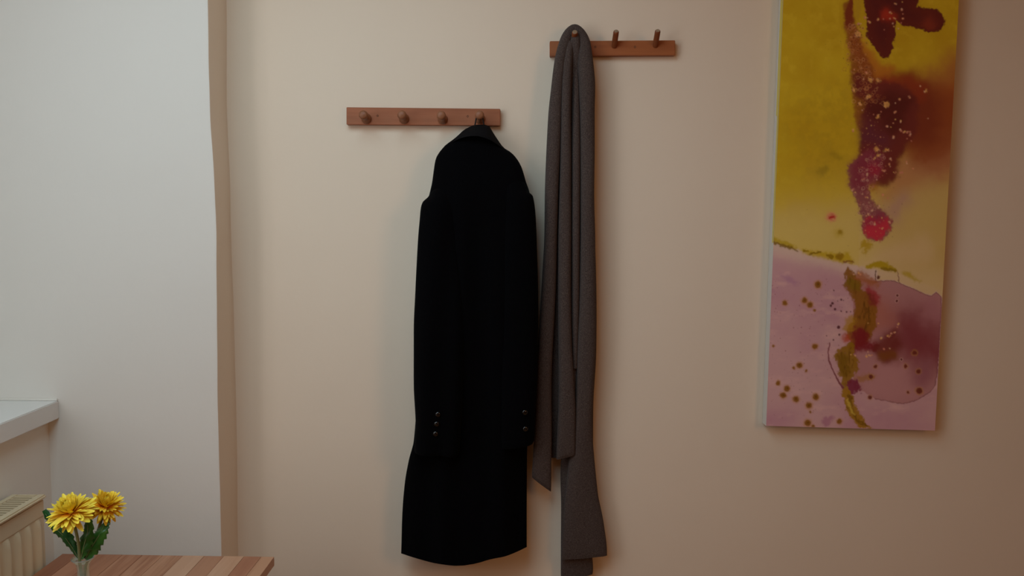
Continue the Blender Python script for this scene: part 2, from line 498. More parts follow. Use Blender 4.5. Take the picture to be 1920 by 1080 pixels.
for (lx, ly) in ((TX0+0.02, TY-0.02), (TX1-0.06, TY-0.02), (TX0+0.02, TY-TLEN+0.06), (TX1-0.06, TY-TLEN+0.06)):
    keep(wbox('leg', lx, lx+0.04, ly-0.04, ly, 0.0, TZ-0.0205, M_LEG, bevel=0.003), table)
keep(wbox('apron', TX0+0.0605, TX1-0.0605, TY-0.05, TY-0.03, TZ-0.09, TZ-0.0205, M_LEG, bevel=0.002), table)
keep(wbox('apron', TX0+0.0605, TX1-0.0605, TY-TLEN+0.03, TY-TLEN+0.05, TZ-0.09, TZ-0.0205, M_LEG, bevel=0.002), table)

pv = Vector(((TX0+TX1)/2, TY, 0.0)); ang = math.radians(-1.2)
table.rotation_euler = (0, 0, ang)
table.location = pv + Matrix.Rotation(ang, 3, 'Z') @ (table.location - pv) + Vector((0.003, 0, 0))
bpy.context.view_layer.update()
# ------------------------------------------------------------------ peg racks
def rack_board(name, corners, thick, mat, parent):
    f = [P(x, y, -thick) for x, y in corners]
    b = [Vector((p.x, -0.0005, p.z)) for p in f]
    return hexa(name, f, b, mat, parent, 0.0009)

def screw(px, py, Y, parent):
    c = P(px, py, Y)
    vv, ff = lathe_axis(c + Vector((0, 0.001, 0)), (0, -1, 0), [(0.0026, 0.0), (0.0026, 0.0012), (0.0021, 0.0015), (0.0008, 0.0008), (0.0, 0.0004)], 14)
    keep(mesh_obj('screw', vv, ff, M_SCREW, smooth=False), parent)

r1 = empty('peg_rack', P(793, 218, 0), 'reddish-brown wooden peg rack with four round pegs holding the black coat', 'coat rack', )
rack_board('board', [(649.5, 233.5), (938, 235.5), (938, 204), (649.5, 201)], 0.017, M_RACK1, r1)
for (tx, ty) in ((680.5, 214.5), (753, 214.5), (827, 215.5), (899, 214.5)):
    Yb, Yt = -0.0165, -0.062
    tip = P(tx, ty, Yt)
    base = Vector((tip.x, Yb, tip.z - 0.004))
    ax = (tip - base); Lh = ax.length
    prf = [(0.0, -0.002), (0.0122, -0.002), (0.0122, 0.002), (0.0112, 0.006), (0.0075, 0.010), (0.0068, 0.018), (0.0075, Lh*0.62), (0.0098, Lh*0.78), (0.0108, Lh*0.88), (0.0098, Lh*0.96), (0.0062, Lh), (0.0, Lh+0.0006)]
    vv, ff = lathe_axis(base, ax, prf, 28)
    keep(mesh_obj('peg', vv, ff, M_PEG1, smooth=True), r1)
screw(708, 217, -0.017, r1); screw(877, 218, -0.017, r1)

r2 = empty('peg_rack', P(1148, 90, 0), 'orange-brown wooden rack with slanted dowel pegs holding the long grey scarf', 'coat rack')
rack_board('board', [(1031, 105), (1266, 103.5), (1266, 75.5), (1031, 77)], 0.017, M_RACK2, r2)
for (bx_, by_, tx, ty) in ((1074, 88, 1078, 60), (1151.5, 87, 1155.5, 58.5), (1228.5, 86, 1233.5, 57.5)):
    base = P(bx_, by_, -0.015); tip = P(tx, ty, -0.060 if tx < 1100 else -0.050)
    ax = tip - base; Lh = ax.length
    prf = [(0.0, 0.0), (0.0066, 0.0), (0.0066, Lh-0.003), (0.0060, Lh-0.0008), (0.0050, Lh), (0.0, Lh+0.0003)]
    vv, ff = lathe_axis(base, ax, prf, 24)
    o = mesh_obj('peg', vv, ff, M_PEG2, smooth=True); o.data.set_sharp_from_angle(angle=math.radians(40)); keep(o, r2)
    # paler sawn end of the dowel
    vv, ff = lathe_axis(tip, ax, [(0.0056 if tx < 1100 else 0.0048, 0.0002), (0.0046, 0.0008), (0.0, 0.0009)], 20)
    keep(mesh_obj('peg_end', vv, ff, M_PEGEND, smooth=False), r2)
screw(1116, 88, -0.017, r2); screw(1190.5, 88, -0.017, r2)

# ------------------------------------------------------------------ cloth sweeps
def sweep_px(rows, n_rows=120, seg=40, power=2.0, noise_amp=0.0, noise_scale=8.0, seed=0.0, fold=None, flat_back=None):
    """rows: (y, xl, xr, Yc, b, shear)  horizontal cross-sections given in photo pixels; closed and capped"""
    rows = [tuple(r) + (0.0,)*(6-len(r)) for r in rows]
    ysr = [r[0] for r in rows]
    q = np.linspace(ysr[0], ysr[-1], n_rows)
    cols = [pchip(ysr, [r[k] for r in rows], q) for k in range(1, 6)]
    verts, faces = [], []
    for i, y in enumerate(q):
        xl, xr, Yc, b, sh = (c[i] for c in cols)
        for k in range(seg):
            th = 2*math.pi*k/seg
            c, s = math.cos(th), math.sin(th)
            ex = math.copysign(abs(c)**(2/power), c); ey = math.copysign(abs(s)**(2/power), s)
            x = (xl+xr)/2 + (xr-xl)/2*ex
            yy_ = y + sh/2*ex
            p = P(x, yy_, Yc)
            # keep x,z of the silhouette plane, push depth
            dep = ey*b
            if fold and ey < 0.35:
                dep += fold((x, yy_), ex) * min(1.0, (0.35-ey)/0.5)
            v = Vector((p.x, Yc + dep, p.z))
            if noise_amp:
                nv = mnoise.noise(Vector((v.x*noise_scale*2.2 + seed, v.y*noise_scale, v.z*noise_scale*0.55)))
                v.y += noise_amp*nv
                v.x += 0.25*noise_amp*mnoise.noise(Vector((v.x*6+seed, 3.1, v.z*noise_scale)))
            if v.y > -0.003: v.y = -0.003
            verts.append(v)
    for i in range(n_rows-1):
        for k in range(seg):
            k2 = (k+1) % seg
            faces.append((i*seg+k, i*seg+k2, (i+1)*seg+k2, (i+1)*seg+k))
    # rounded caps
    faces.append(tuple(range(seg))[::-1]); faces.append(tuple((n_rows-1)*seg+k for k in range(seg)))
    return verts, faces

def merge(parts):
    V, F_ = [], []
    for v, f in parts:
        o = len(V); V += list(v); F_ += [tuple(i+o for i in q) for q in f]
    return V, F_

def cloth(name, data, mat, parent, sharp=70):
    bm = bmesh.new()
    vs = [bm.verts.new(p) for p in data[0]]
    for f in data[1]:
        try: bm.faces.new([vs[i] for i in f])
        except ValueError: pass
    o = bm_obj(name, bm, mat, smooth=True, auto=sharp)
    if parent: keep(o, parent)
    return o

# ------------------------------------------------------------------ the coat
coat = empty('overcoat', P(899, 236, -0.04), 'long black wool overcoat hanging by its loop from the lower peg rack', 'coat')
def body_fold(p, ex):
    x, y = p
    k = min(1.0, max(0.0, (y-290)/300))
    d = 0.010*math.sin((x-900)/17.0 + y*0.0025) + 0.006*math.sin((x-870)/8.5 - y*0.004)
    seam = -0.0 if abs(x-(893+(y-300)*0.01)) > 2.5 else 0.004
    return d*k*0.8 + seam
body_rows = [
    (236.5, 884, 917.5, -0.034, 0.012),
    (241, 874, 920, -0.035, 0.015),
    (247, 866, 923.5, -0.036, 0.018),
    (255, 858, 928.5, -0.038, 0.023),
    (264, 847, 934.5, -0.041, 0.028),
    (272, 836, 940, -0.043, 0.031),
    (278, 830.5, 945.5, -0.045, 0.033),
    (286, 824, 958, -0.047, 0.035),
    (298, 817.5, 969, -0.050, 0.038),
    (313, 814.5, 977.5, -0.053, 0.041),
    (342, 810.5, 986.5, -0.057, 0.046),
    (358, 807, 992, -0.058, 0.047),
    (380, 801, 996, -0.060, 0.048),
    (440, 792, 1000, -0.060, 0.048),
    (540, 786, 1002, -0.060, 0.048),
    (660, 782, 999, -0.058, 0.046),
    (760, 780, 994, -0.056, 0.044),
    (827, 775.5, 989, -0.054, 0.042),
    (862, 766.5, 988, -0.053, 0.042),
    (906, 758.5, 988, -0.052, 0.042),
    (966, 753.5, 988, -0.052, 0.043),
    (1026, 752, 988, -0.052, 0.043),
]
vb, fb = sweep_px(body_rows, 150, 72, 2.6, 0.003, 5.0, 1.7, body_fold)
# curved hem: drop the last rings towards a hem line
hem_x = [750, 781, 821, 858, 891, 919, 944, 966, 990]
hem_y = [1037, 1047, 1057, 1061, 1057, 1048.5, 1044, 1036, 1024.5]
nr = 150; sg = 72
row_pix = np.linspace(236.5, 1026, nr)
for i in range(nr):
    if row_pix[i] < 900: continue
    t = (row_pix[i]-900)/(1026-900)
    for k in range(sg):
        v = vb[i*sg+k]
        # pixel column of this vertex
        dd = R.transposed() @ (v - CAM)
        pxx = 960 + F_PX*dd.x/(-dd.z)
        hy = float(pchip(hem_x, hem_y, [min(max(pxx, 750), 990)])[0])
        target = P(pxx, hy, v.y).z
        v.z += (target - v.z) * t*t*t
cloth('coat_body', (vb, fb), M_COAT, coat, 60)

# sleeves
def sl_fold(p, ex):
    x, y = p
    return 0.004*math.sin((x-800)/9.0 + y*0.006) + (0.005 if abs(x-828-(y-780)*0.0) < 2.0 and y > 690 else 0)
left_rows = [
    (352, 812, 838, -0.074, 0.012, -10),
    (364, 803, 848, -0.078, 0.022, -10),
    (376, 792.5, 853, -0.082, 0.030, -6),
    (390, 789, 856, -0.085, 0.034),
    (410, 787, 858, -0.087, 0.036),
    (444, 784, 861, -0.088, 0.037),
    (500, 781, 866, -0.089, 0.037),
    (540, 779, 870, -0.090, 0.037),
    (620, 776, 872, -0.091, 0.037),
    (721, 776, 869, -0.093, 0.037),
    (795, 779, 865, -0.094, 0.036),
    (845, 777, 861, -0.094, 0.034, 4),
    (849, 778, 860, -0.094, 0.031, 4),
]
ls = cloth('sleeve', sweep_px(left_rows, 110, 40, 2.5, 0.003, 9.0, 5.0, sl_fold), M_COAT, coat, 60)
right_rows = [
    (326, 935, 976, -0.068, 0.012, 10),
    (342, 940, 985.5, -0.072, 0.022, 8),
    (357, 944, 991.5, -0.076, 0.028, 6),
    (368, 945, 999, -0.080, 0.032),
    (404, 945, 1004, -0.083, 0.034),
    (465, 943, 1007, -0.085, 0.034),
    (567, 940, 1009, -0.086, 0.034),
    (640, 938, 1009, -0.087, 0.034),
    (721, 936, 1007, -0.088, 0.034),
    (790, 937, 1003, -0.088, 0.032, -6),
    (829, 938, 1001, -0.088, 0.030, -8),
    (834, 940, 999, -0.088, 0.027, -8),
]
rs = cloth('sleeve', sweep_px(right_rows, 110, 40, 2.5, 0.003, 9.0, 9.0), M_COAT, coat, 60)
bpy.context.view_layer.update()

# cuff buttons: pierced domed discs sitting on the sleeve fronts
def front_y(px, py, data_obj):
    """depth of the cloth front under a photo point"""
    d = (P(px, py, 0) - CAM).normalized()
    ok, loc, nrm, idx = data_obj.ray_cast(data_obj.matrix_world.inverted() @ CAM, d)
    return loc.y if ok else None
deps = None
for (bxp, byp, slv, inv) in ((821, 777, ls, 0), (818.5, 795, ls, 0), (816.5, 813.5, ls, 0), (984, 773, rs, 0), (985, 804, rs, 0)):
    d = (P(bxp, byp, 0) - CAM).normalized()
    mi = slv.matrix_world.inverted()
    ok, loc, nrm, idx = slv.ray_cast(mi @ CAM, (mi.to_3x3() @ d).normalized())
    wl = slv.matrix_world @ loc if ok else P(bxp, byp, -0.12)
    n_ = Vector((0.0 if bxp < 900 else 0.30, -1, -0.05)).normalized()
    prf = [(0.0, -0.001), (0.0058, -0.001), (0.0066, 0.0006), (0.0064, 0.0018), (0.0056, 0.0028), (0.0042, 0.0036), (0.0024, 0.0041), (0.0, 0.0043)]
    vv, ff = lathe_axis(wl, n_, prf, 24)
    o = mesh_obj('cuff_button', vv, ff, M_BUTTON, smooth=True)
    o.parent = slv
    o.matrix_parent_inverse = slv.matrix_world.inverted()

# turned-down collar, standing proud of the coat's shoulders
def collar_mesh():
    top = [(846, 265), (854, 258), (863, 250), (874, 241.5), (886, 235.5), (900, 233.5), (912, 234.5), (919, 240), (926, 251), (935, 265), (945, 278)]
    bot = [(844, 268), (853, 264), (863, 259.5), (874, 256.5), (886, 255), (898, 255.5), (909, 258.5), (919, 262.5), (928, 268), (937, 274), (946, 280)]
    tp = catmull(top, 5); bt = catmull(bot, 5)
    n = len(tp); m = 9
    V, F_ = [], []
    for layer in (0, 1):
        for i in range(n):
            u = i/(n-1)
            bulge = math.sin(math.pi*u)
            for j in range(m):
                t = j/(m-1)
                px_ = tp[i][0]*(1-t) + bt[i][0]*t
                py_ = tp[i][1]*(1-t) + bt[i][1]*t
                Y = -0.036 - 0.030*bulge*math.sin(t*math.pi*0.5)**0.8 - 0.018*t - 0.006
                if layer: Y += 0.008
                V.append(P(px_, py_, Y))
    def id_(l, i, j): return l*n*m + i*m + j
    for i in range(n-1):
        for j in range(m-1):
            F_.append((id_(0,i,j), id_(0,i,j+1), id_(0,i+1,j+1), id_(0,i+1,j)))
            F_.append((id_(1,i,j), id_(1,i+1,j), id_(1,i+1,j+1), id_(1,i,j+1)))
        F_.append((id_(0,i,0), id_(0,i+1,0), id_(1,i+1,0), id_(1,i,0)))
        F_.append((id_(0,i,m-1), id_(1,i,m-1), id_(1,i+1,m-1), id_(0,i+1,m-1)))
    for j in range(m-1):
        F_.append((id_(0,0,j), id_(1,0,j), id_(1,0,j+1), id_(0,0,j+1)))
        F_.append((id_(0,n-1,j), id_(0,n-1,j+1), id_(1,n-1,j+1), id_(1,n-1,j)))
    return V, F_
c_ = cloth('collar', collar_mesh(), M_COLLAR, coat, 50)
# hanging loop over the peg
lp = [P(889.5, 240, -0.036), P(891, 232, -0.037), P(893, 222, -0.038), P(895, 213, -0.040), P(899, 208.3, -0.041), P(903.5, 212, -0.040), P(905.5, 222, -0.038), P(907, 232, -0.037), P(908, 240, -0.036)]
pts = catmull([tuple(p) for p in lp], 6)
vv, ff = tube(pts, [0.0017]*len(pts), 8)
keep(mesh_obj('hanging_loop', vv, ff, M_LOOP, smooth=True), coat)
# lining visible behind the loop
# ------------------------------------------------------------------ the scarf
def path_px(rows, n=10, seg=28, power=2.2, noise_amp=0.0015, seed=0.0):
    """rows: (x, y, half width px, Yc, half depth, shear px) along a path; cross-section perpendicular to the path"""
    A_ = np.array([list(map(float, r)) for r in rows])
    cum = np.concatenate([[0], np.cumsum(np.hypot(np.diff(A_[:, 0]), np.diff(A_[:, 1])))])
    qs = np.unique(np.concatenate([np.linspace(a_, b_, n, endpoint=False) for a_, b_ in zip(cum[:-1], cum[1:])] + [[cum[-1]]]))
    R_ = list(np.stack([pchip(cum, A_[:, k_], qs) for k_ in range(A_.shape[1])], 1))
    verts, faces = [], []
    m = len(R_)
    for i, r in enumerate(R_):
        a = R_[max(i-1, 0)]; b = R_[min(i+1, m-1)]
        t = np.array([b[0]-a[0], b[1]-a[1]]); t = t/np.linalg.norm(t)
        nrm = np.array([-t[1], t[0]])
        for k in range(seg):
            th = 2*math.pi*k/seg
            c, s = math.cos(th), math.sin(th)
            ex = math.copysign(abs(c)**(2/power), c); ey = math.copysign(abs(s)**(2/power), s)
            x = r[0] + nrm[0]*r[2]*ex; y = r[1] + nrm[1]*r[2]*ex + r[5]*ex*0.5*(1 if nrm[0] > 0 else -1)
            p = P(x, y, r[3])
            v = Vector((p.x, r[3] + ey*r[4], p.z))
            v.y += noise_amp*mnoise.noise(Vector((v.x*40+seed, v.y*10, v.z*7)))
            if v.y > -0.0025: v.y = -0.0025
            verts.append(v)
    for i in range(m-1):
        for k in range(seg):
            k2 = (k+1) % seg
            faces.append((i*seg+k, i*seg+k2, (i+1)*seg+k2, (i+1)*seg+k))
    faces.append(tuple(range(seg))[::-1]); faces.append(tuple((m-1)*seg+k for k in range(seg)))
    return verts, faces

def lr(y, xl, xr, Yc, b, sh=0):   # row from left/right edge
    return ((xl+xr)/2, y, (xr-xl)/2, Yc, b, sh)
up = [lr(908, 997.5, 1033, -0.050, 0.007, 26), lr(900, 997.5, 1033.5, -0.052, 0.010, 24), lr(865, 999, 1034, -0.053, 0.011, 8), lr(820, 1001, 1034.5, -0.053, 0.012), lr(721, 1004.5, 1034, -0.053, 0.013),
      lr(640, 1009.5, 1037, -0.053, 0.014), lr(587, 1012.5, 1040, -0.053, 0.015), lr(510, 1017, 1043, -0.052, 0.016), lr(444, 1020.5, 1044.5, -0.052, 0.017),
      lr(363, 1021.5, 1047, -0.050, 0.017), lr(281, 1024.5, 1051, -0.048, 0.017), lr(216, 1028, 1054, -0.046, 0.017), lr(159, 1034, 1056.5, -0.045, 0.016),
      lr(115, 1039.5, 1061, -0.044, 0.016)]
arch = [(1057.5, 86, 11.0, -0.041, 0.015, 0), (1065.5, 66, 10.5, -0.037, 0.014, 0), (1077.5, 55.0, 9.5, -0.034, 0.013, 0), (1089.5, 66, 10.5, -0.037, 0.014, 0), (1096, 86, 12.0, -0.042, 0.015, 0)]
down = [lr(115, 1083, 1112, -0.045, 0.016), lr(159, 1085, 1116, -0.046, 0.017), lr(216, 1087, 1115, -0.048, 0.017), lr(281, 1087.5, 1115, -0.049, 0.017), lr(363, 1088, 1114, -0.050, 0.017),
        lr(444, 1088, 1116, -0.051, 0.017), lr(560, 1086, 1117.5, -0.051, 0.016), lr(640, 1083, 1117, -0.050, 0.015), lr(721, 1080, 1113, -0.048, 0.014),
        lr(762, 1077, 1111, -0.047, 0.014), lr(844, 1068, 1113, -0.045, 0.013), lr(925, 1060, 1121, -0.043, 0.012), lr(986, 1056, 1132.5, -0.042, 0.011), lr(1036, 1053, 1138, -0.041, 0.009, -4), lr(1045, 1053, 1138, -0.041, 0.007, -8)]
s_main = path_px(up + arch + down, 9, 28, 2.3, 0.002, 0.0)
s_mid = path_px([lr(78, 1062, 1076, -0.044, 0.008), lr(95, 1058, 1075, -0.046, 0.012), lr(125, 1054, 1073, -0.048, 0.014), lr(216, 1052, 1070.5, -0.052, 0.015), lr(281, 1051, 1071, -0.053, 0.015), lr(363, 1049, 1071, -0.055, 0.015), lr(444, 1047, 1071, -0.056, 0.015),
                 lr(560, 1046.5, 1070.5, -0.057, 0.014), lr(640, 1047, 1072, -0.057, 0.013), lr(721, 1047.5, 1077, -0.057, 0.012), lr(762, 1047, 1079, -0.057, 0.011), lr(850, 1043.5, 1078.5, -0.056, 0.008, -7), lr(857, 1043.5, 1078.5, -0.055, 0.006, -8)], 9, 26, 2.3, 0.002, 4.0)
s_in = path_px([lr(63, 1071, 1085, -0.043, 0.008), lr(78, 1069, 1088, -0.046, 0.010), lr(100, 1067, 1089, -0.043, 0.010), lr(140, 1066, 1090, -0.037, 0.010), lr(216, 1066, 1090, -0.036, 0.012), lr(363, 1067, 1091, -0.040, 0.012), lr(520, 1066, 1090, -0.041, 0.012), lr(640, 1060, 1088, -0.040, 0.011), lr(760, 1055, 1084, -0.038, 0.010), lr(846, 1054, 1080, -0.035, 0.009)], 9, 22, 2.2, 0.0015, 8.0)
s_in2 = path_px([lr(110, 1074, 1086, -0.036, 0.008), lr(180, 1073.5, 1087, -0.044, 0.010), lr(300, 1072.5, 1088, -0.051, 0.012), lr(440, 1072, 1087, -0.052, 0.013), lr(560, 1072, 1086, -0.050, 0.012), lr(690, 1072, 1083, -0.046, 0.010)], 8, 18, 2.2, 0.001, 18.0)
s_gap = path_px([lr(160, 1036, 1070, -0.028, 0.008), lr(300, 1028, 1070, -0.030, 0.008), lr(440, 1026, 1068, -0.031, 0.008), lr(560, 1024, 1062, -0.031, 0.008), lr(700, 1022, 1062, -0.030, 0.008), lr(800, 1022, 1066, -0.029, 0.007), lr(858, 1026, 1070, -0.028, 0.006, 6)], 9, 22, 2.4, 0.002, 12.0)
s_edge = path_px([lr(380, 1104, 1111, -0.038, 0.004), lr(440, 1100, 1115.5, -0.036, 0.007), lr(560, 1100, 1118.5, -0.036, 0.008), lr(660, 1098, 1118, -0.036, 0.008), lr(760, 1094, 1112.5, -0.034, 0.008), lr(860, 1092, 1112, -0.033, 0.008)], 8, 20, 2.2, 0.001, 22.0)
s_tail = path_px([lr(800, 1060, 1090, -0.026, 0.007), lr(870, 1051.5, 1098, -0.026, 0.008), lr(950, 1052, 1104, -0.026, 0.009), lr(1040, 1051.5, 1110, -0.026, 0.009), lr(1068, 1051.5, 1112, -0.025, 0.007, -4), lr(1082, 1051.5, 1111, -0.024, 0.006, -14)], 9, 26, 2.4, 0.002, 15.0)
# rolled hems along the two front ends and the long tail
scarf = cloth('scarf', merge([s_main, s_mid, s_in, s_in2, s_gap, s_edge, s_tail]), M_SCARF, None, 70)
tag(scarf, 'long heather-grey wool scarf draped in folds over the first dowel of the upper rack', 'scarf')

# ------------------------------------------------------------------ the painting (abstract pour painting on canvas)
PT = 0.030
def Q(u, v):
    """photo position of the canvas face, u across, v down (v=0 at photo row 0, 1 at the bottom edge)"""
    xl = 1468.6 + (1436.6-1468.6)*v; xr = 1798 + (1753-1798)*v
    yl = 798.5*v; yr = 807.5*v
    return xl + (xr-xl)*u, yl + (yr-yl)*u
rng = np.random.default_rng(3)
def vnoise(X, Y, cell, seed):
    r = np.random.default_rng(seed)
    g = r.random((96, 96))
    x = X/cell; y = Y/cell
    xi = np.floor(x).astype(int); yi = np.floor(y).astype(int)
    fx = x-xi; fy = y-yi
    fx = fx*fx*(3-2*fx); fy = fy*fy*(3-2*fy)
    a = g[yi % 96, xi % 96]; b = g[yi % 96, (xi+1) % 96]; c = g[(yi+1) % 96, xi % 96]; d = g[(yi+1) % 96, (xi+1) % 96]
    return (a*(1-fx)+b*fx)*(1-fy) + (c*(1-fx)+d*fx)*fy
def fbm(X, Y, cell, seed, oct=4):
    s = 0; a = 1; t = 0
    for o in range(oct):
        s = s + a*vnoise(X+37.7*o, Y+91.3*o, cell/2**o, seed+o); t += a; a *= 0.55
    return s/t*2-1

V_TOP = -0.22
NU, NV = 300, 900
uu = np.linspace(0, 1, NU); vvv = np.linspace(V_TOP, 1, NV)
U, VV = np.meshgrid(uu, vvv)
PX = (1468.6 + (1436.6-1468.6)*VV); PX = PX + ((1798 + (1753-1798)*VV) - PX)*U
PY = 798.5*VV + 9.0*VV*U
IMG = np.zeros(PX.shape + (3,))
def s2l(c):
    c = np.array(c, float)/255
    return np.where(c <= 0.04045, c/12.92, ((c+0.055)/1.055)**2.4)
LIGHT = np.array(PAINT_LIGHT) if 'PAINT_LIGHT' in globals() else np.array([0.365, 0.325, 0.295])
def lay(mask, col):
    global IMG
    m = np.clip(mask, 0, 1)[..., None]
    IMG = IMG*(1-m) + s2l(col)*m
def seg_dist(pts, W=(0, 0)):
    """signed distance-like field to a polyline of discs (x, y, r); negative inside"""
    X = PX + W[0]; Y = PY + W[1]
    best = np.full(PX.shape, 1e9)
    if len(pts) == 1:
        return np.hypot(X-pts[0][0], Y-pts[0][1]) - pts[0][2]
    for (x0, y0, r0), (x1, y1, r1) in zip(pts[:-1], pts[1:]):
        dx, dy = x1-x0, y1-y0
        t = np.clip(((X-x0)*dx + (Y-y0)*dy)/(dx*dx+dy*dy+1e-9), 0, 1)
        best = np.minimum(best, np.hypot(X-(x0+t*dx), Y-(y0+t*dy)) - (r0+(r1-r0)*t))
    return best
def soft(d, w): return 1/(1+np.exp(np.clip(d/w*4, -40, 40)))
wig1 = (fbm(PX, PY, 9, 11, 3)*4.0, fbm(PX, PY, 9, 21, 3)*4.0)
wig2 = (fbm(PX, PY, 34, 31, 4)*14.0, fbm(PX, PY, 34, 41, 4)*14.0)
fine = (fbm(PX, PY, 4.5, 51, 2)*2.6, fbm(PX, PY, 4.5, 61, 2)*2.6)
def c7(pts, k=2.5725): return [(1420+x/k, y/k, r/k) for x, y, r in pts]
def c8(pts, k=2.512): return [(1400+x/k, 400+y/k, r/k) for x, y, r in pts]
def z1(pts, k=6.75): return [(1560+x/k, y/k, r/k) for x, y, r in pts]
def z2(pts, k=6.75): return [(1560+x/k, 150+y/k, r/k) for x, y, r in pts]
def z3(pts, k=6.75): return [(1540+x/k, 300+y/k, r/k) for x, y, r in pts]
def z4(pts, k=6.75): return [(1540+x/k, 480+y/k, r/k) for x, y, r in pts]
def z5(pts, k=6.0): return [(1540+x/k, 640+y/k, r/k) for x, y, r in pts]
def z6(pts, k=6.0): return [(1420+x/k, 380+y/k, r/k) for x, y, r in pts]

# yellow ground fading to cream lower down
f1 = fbm(PX, PY, 60, 71, 5); f2 = fbm(PX, PY, 16, 81, 4)
lay(np.ones_like(PX), (139, 110, 14))
lay(0.5+0.9*f1, (130, 98, 8))
lay(np.clip(f2*0.8, 0, 0.5), (146, 118, 22))
# olive mottling on the left, mid height
m_ = soft(seg_dist([(1520, 230, 60), (1560, 190, 40), (1540, 300, 50)], wig2), 60)
lay(m_*np.clip(0.25+1.2*f2, 0, 0.6), (118, 88, 6))
lay(soft(seg_dist([(1540, 322, 7), (1548, 316, 6)], wig1), 8)*0.7, (98, 76, 4))
lay(soft(seg_dist([(1575, 296, 5), (1560, 288, 4)], wig1), 8)*0.5, (98, 76, 4))
fade = 1/(1+np.exp(-(PY + 20*f1 + (PX-1450)*0.16 - 398)/22))
lay(fade*0.95, (146, 122, 66))
fade2 = 1/(1+np.exp(-(PY + 14*f1 - 455 + (PX-1450)*0.0)/24)) * (PX < 1610)
lay(np.clip(fade2, 0, 1)*0.45, (144, 118, 38))
# right of the column: tan cream field
m_ = soft(seg_dist([(1740, 350, 60), (1720, 430, 75), (1700, 480, 60), (1780, 500, 60)], wig2), 55)
lay(m_, (137, 110, 60))
lay(soft(seg_dist([(1790, 400, 10), (1785, 520, 10)], wig2), 26)*0.5, (130, 96, 44))
lay(soft(seg_dist([(1725, 470, 26), (1655, 480, 14), (1620, 492, 10)], wig2), 30)*0.5, (150, 122, 88))
# orange-brown haze to the right edge
m_ = soft(seg_dist([(1790, 120, 22), (1770, 170, 50), (1765, 240, 62), (1760, 280, 40)], wig2), 45)
lay(m_*0.95, (116, 66, 28))
lay(soft(seg_dist([(1790, 190, 30), (1775, 225, 30)], wig2), 40)*0.8, (108, 44, 14))
lay(soft(seg_dist([(1770, 290, 46), (1690, 330, 26)], wig2), 45)*0.8, (122, 74, 48))
lay(soft(seg_dist([(1690, 340, 26), (1660, 365, 18)], wig2), 34)*0.7, (126, 82, 46))
lay(soft(seg_dist([(1670, 400, 16), (1690, 380, 12)], wig2), 26)*0.75, (122, 86, 74))
# rust stain linking top mass and centre
lay(soft(seg_dist([(1602, 70, 9), (1610, 90, 14), (1622, 112, 20), (1640, 140, 20), (1668, 132, 10)], wig1), 12)*0.9, (124, 66, 14))
lay(soft(seg_dist([(1590, 10, 8), (1594, 50, 12), (1604, 90, 13), (1614, 130, 20), (1624, 165, 26), (1626, 230, 22)], wig1), 6)*0.85, (92, 40, 12))
# top dark mass with a crisp feathered edge
dm = seg_dist(z1([(470, -60, 90), (560, 60, 150), (620, 250, 190), (620, 420, 185), (650, 560, 125), (665, 660, 75)]), (wig1[0]*0.6+fine[0], wig1[1]*0.6+fine[1]))
dm = np.minimum(dm, seg_dist(z1([(640, 0, 150), (850, 60, 190), (960, 190, 150), (1120, 230, 130), (1260, 260, 150), (1300, 270, 130)]), (wig1[0]*0.6+fine[0], wig1[1]*0.6+fine[1])))
dm = np.minimum(dm, seg_dist([(1640, -160, 30), (1660, -80, 50), (1680, -10, 45)], wig2))
lay(soft(dm, 2.0), (66, 16, 10))
lay(soft(dm+16, 22)*(0.5+0.5*f1), (50, 8, 12))
lay(soft(seg_dist(z1([(1220, 280, 120)]), wig2), 16)*soft(dm+4, 4)*0.8, (90, 28, 14))
lay(soft(seg_dist(z1([(690, 190, 80), (780, 230, 30)]), wig1), 10)*0.85, (120, 28, 12))
lay(soft(seg_dist(z1([(330, -20, 42), (330, 100, 40), (320, 210, 28), (318, 250, 10)]), fine), 2.5), (128, 96, 14))
lay(soft(seg_dist(z1([(250, -10, 22), (235, 60, 30), (210, 180, 50), (215, 300, 50)]), (wig1[0]*.5+fine[0], wig1[1]*.5)), 3), (84, 30, 10))
# big central stain
dc = seg_dist(z2([(340, 0, 80), (460, 120, 150), (650, 230, 230), (750, 380, 340), (720, 560, 360), (660, 760, 310), (590, 900, 260), (580, 1060, 270)]), (wig2[0]*0.6+wig1[0], wig2[1]*0.6+wig1[1]))
dcl = seg_dist(z2([(700, 60, 120), (960, 20, 120), (1050, 150, 150)]), wig1)
lay(soft(seg_dist([(1745, 200, 46), (1765, 225, 52), (1735, 265, 46)], wig2), 34)*0.9, (98, 42, 14))
lay(soft(seg_dist(z2([(950, 150, 190), (1100, 330, 280), (1080, 560, 300)]), wig2), 30)*0.95, (82, 28, 12))
lay(soft(dcl, 14)*0.9, (96, 30, 10))
lay(soft(seg_dist(z2([(690, 90, 90)]), wig1), 16)*0.9, (116, 28, 14))
lay(soft(dc, 9), (74, 22, 16))
lay(soft(seg_dist(z2([(560, 380, 120), (760, 340, 190), (900, 300, 120), (740, 520, 150)]), wig2), 24)*0.9, (54, 10, 8))
lay(soft(seg_dist(z2([(430, 560, 70), (480, 690, 130), (600, 760, 90)]), wig2), 22)*0.85, (66, 22, 30))
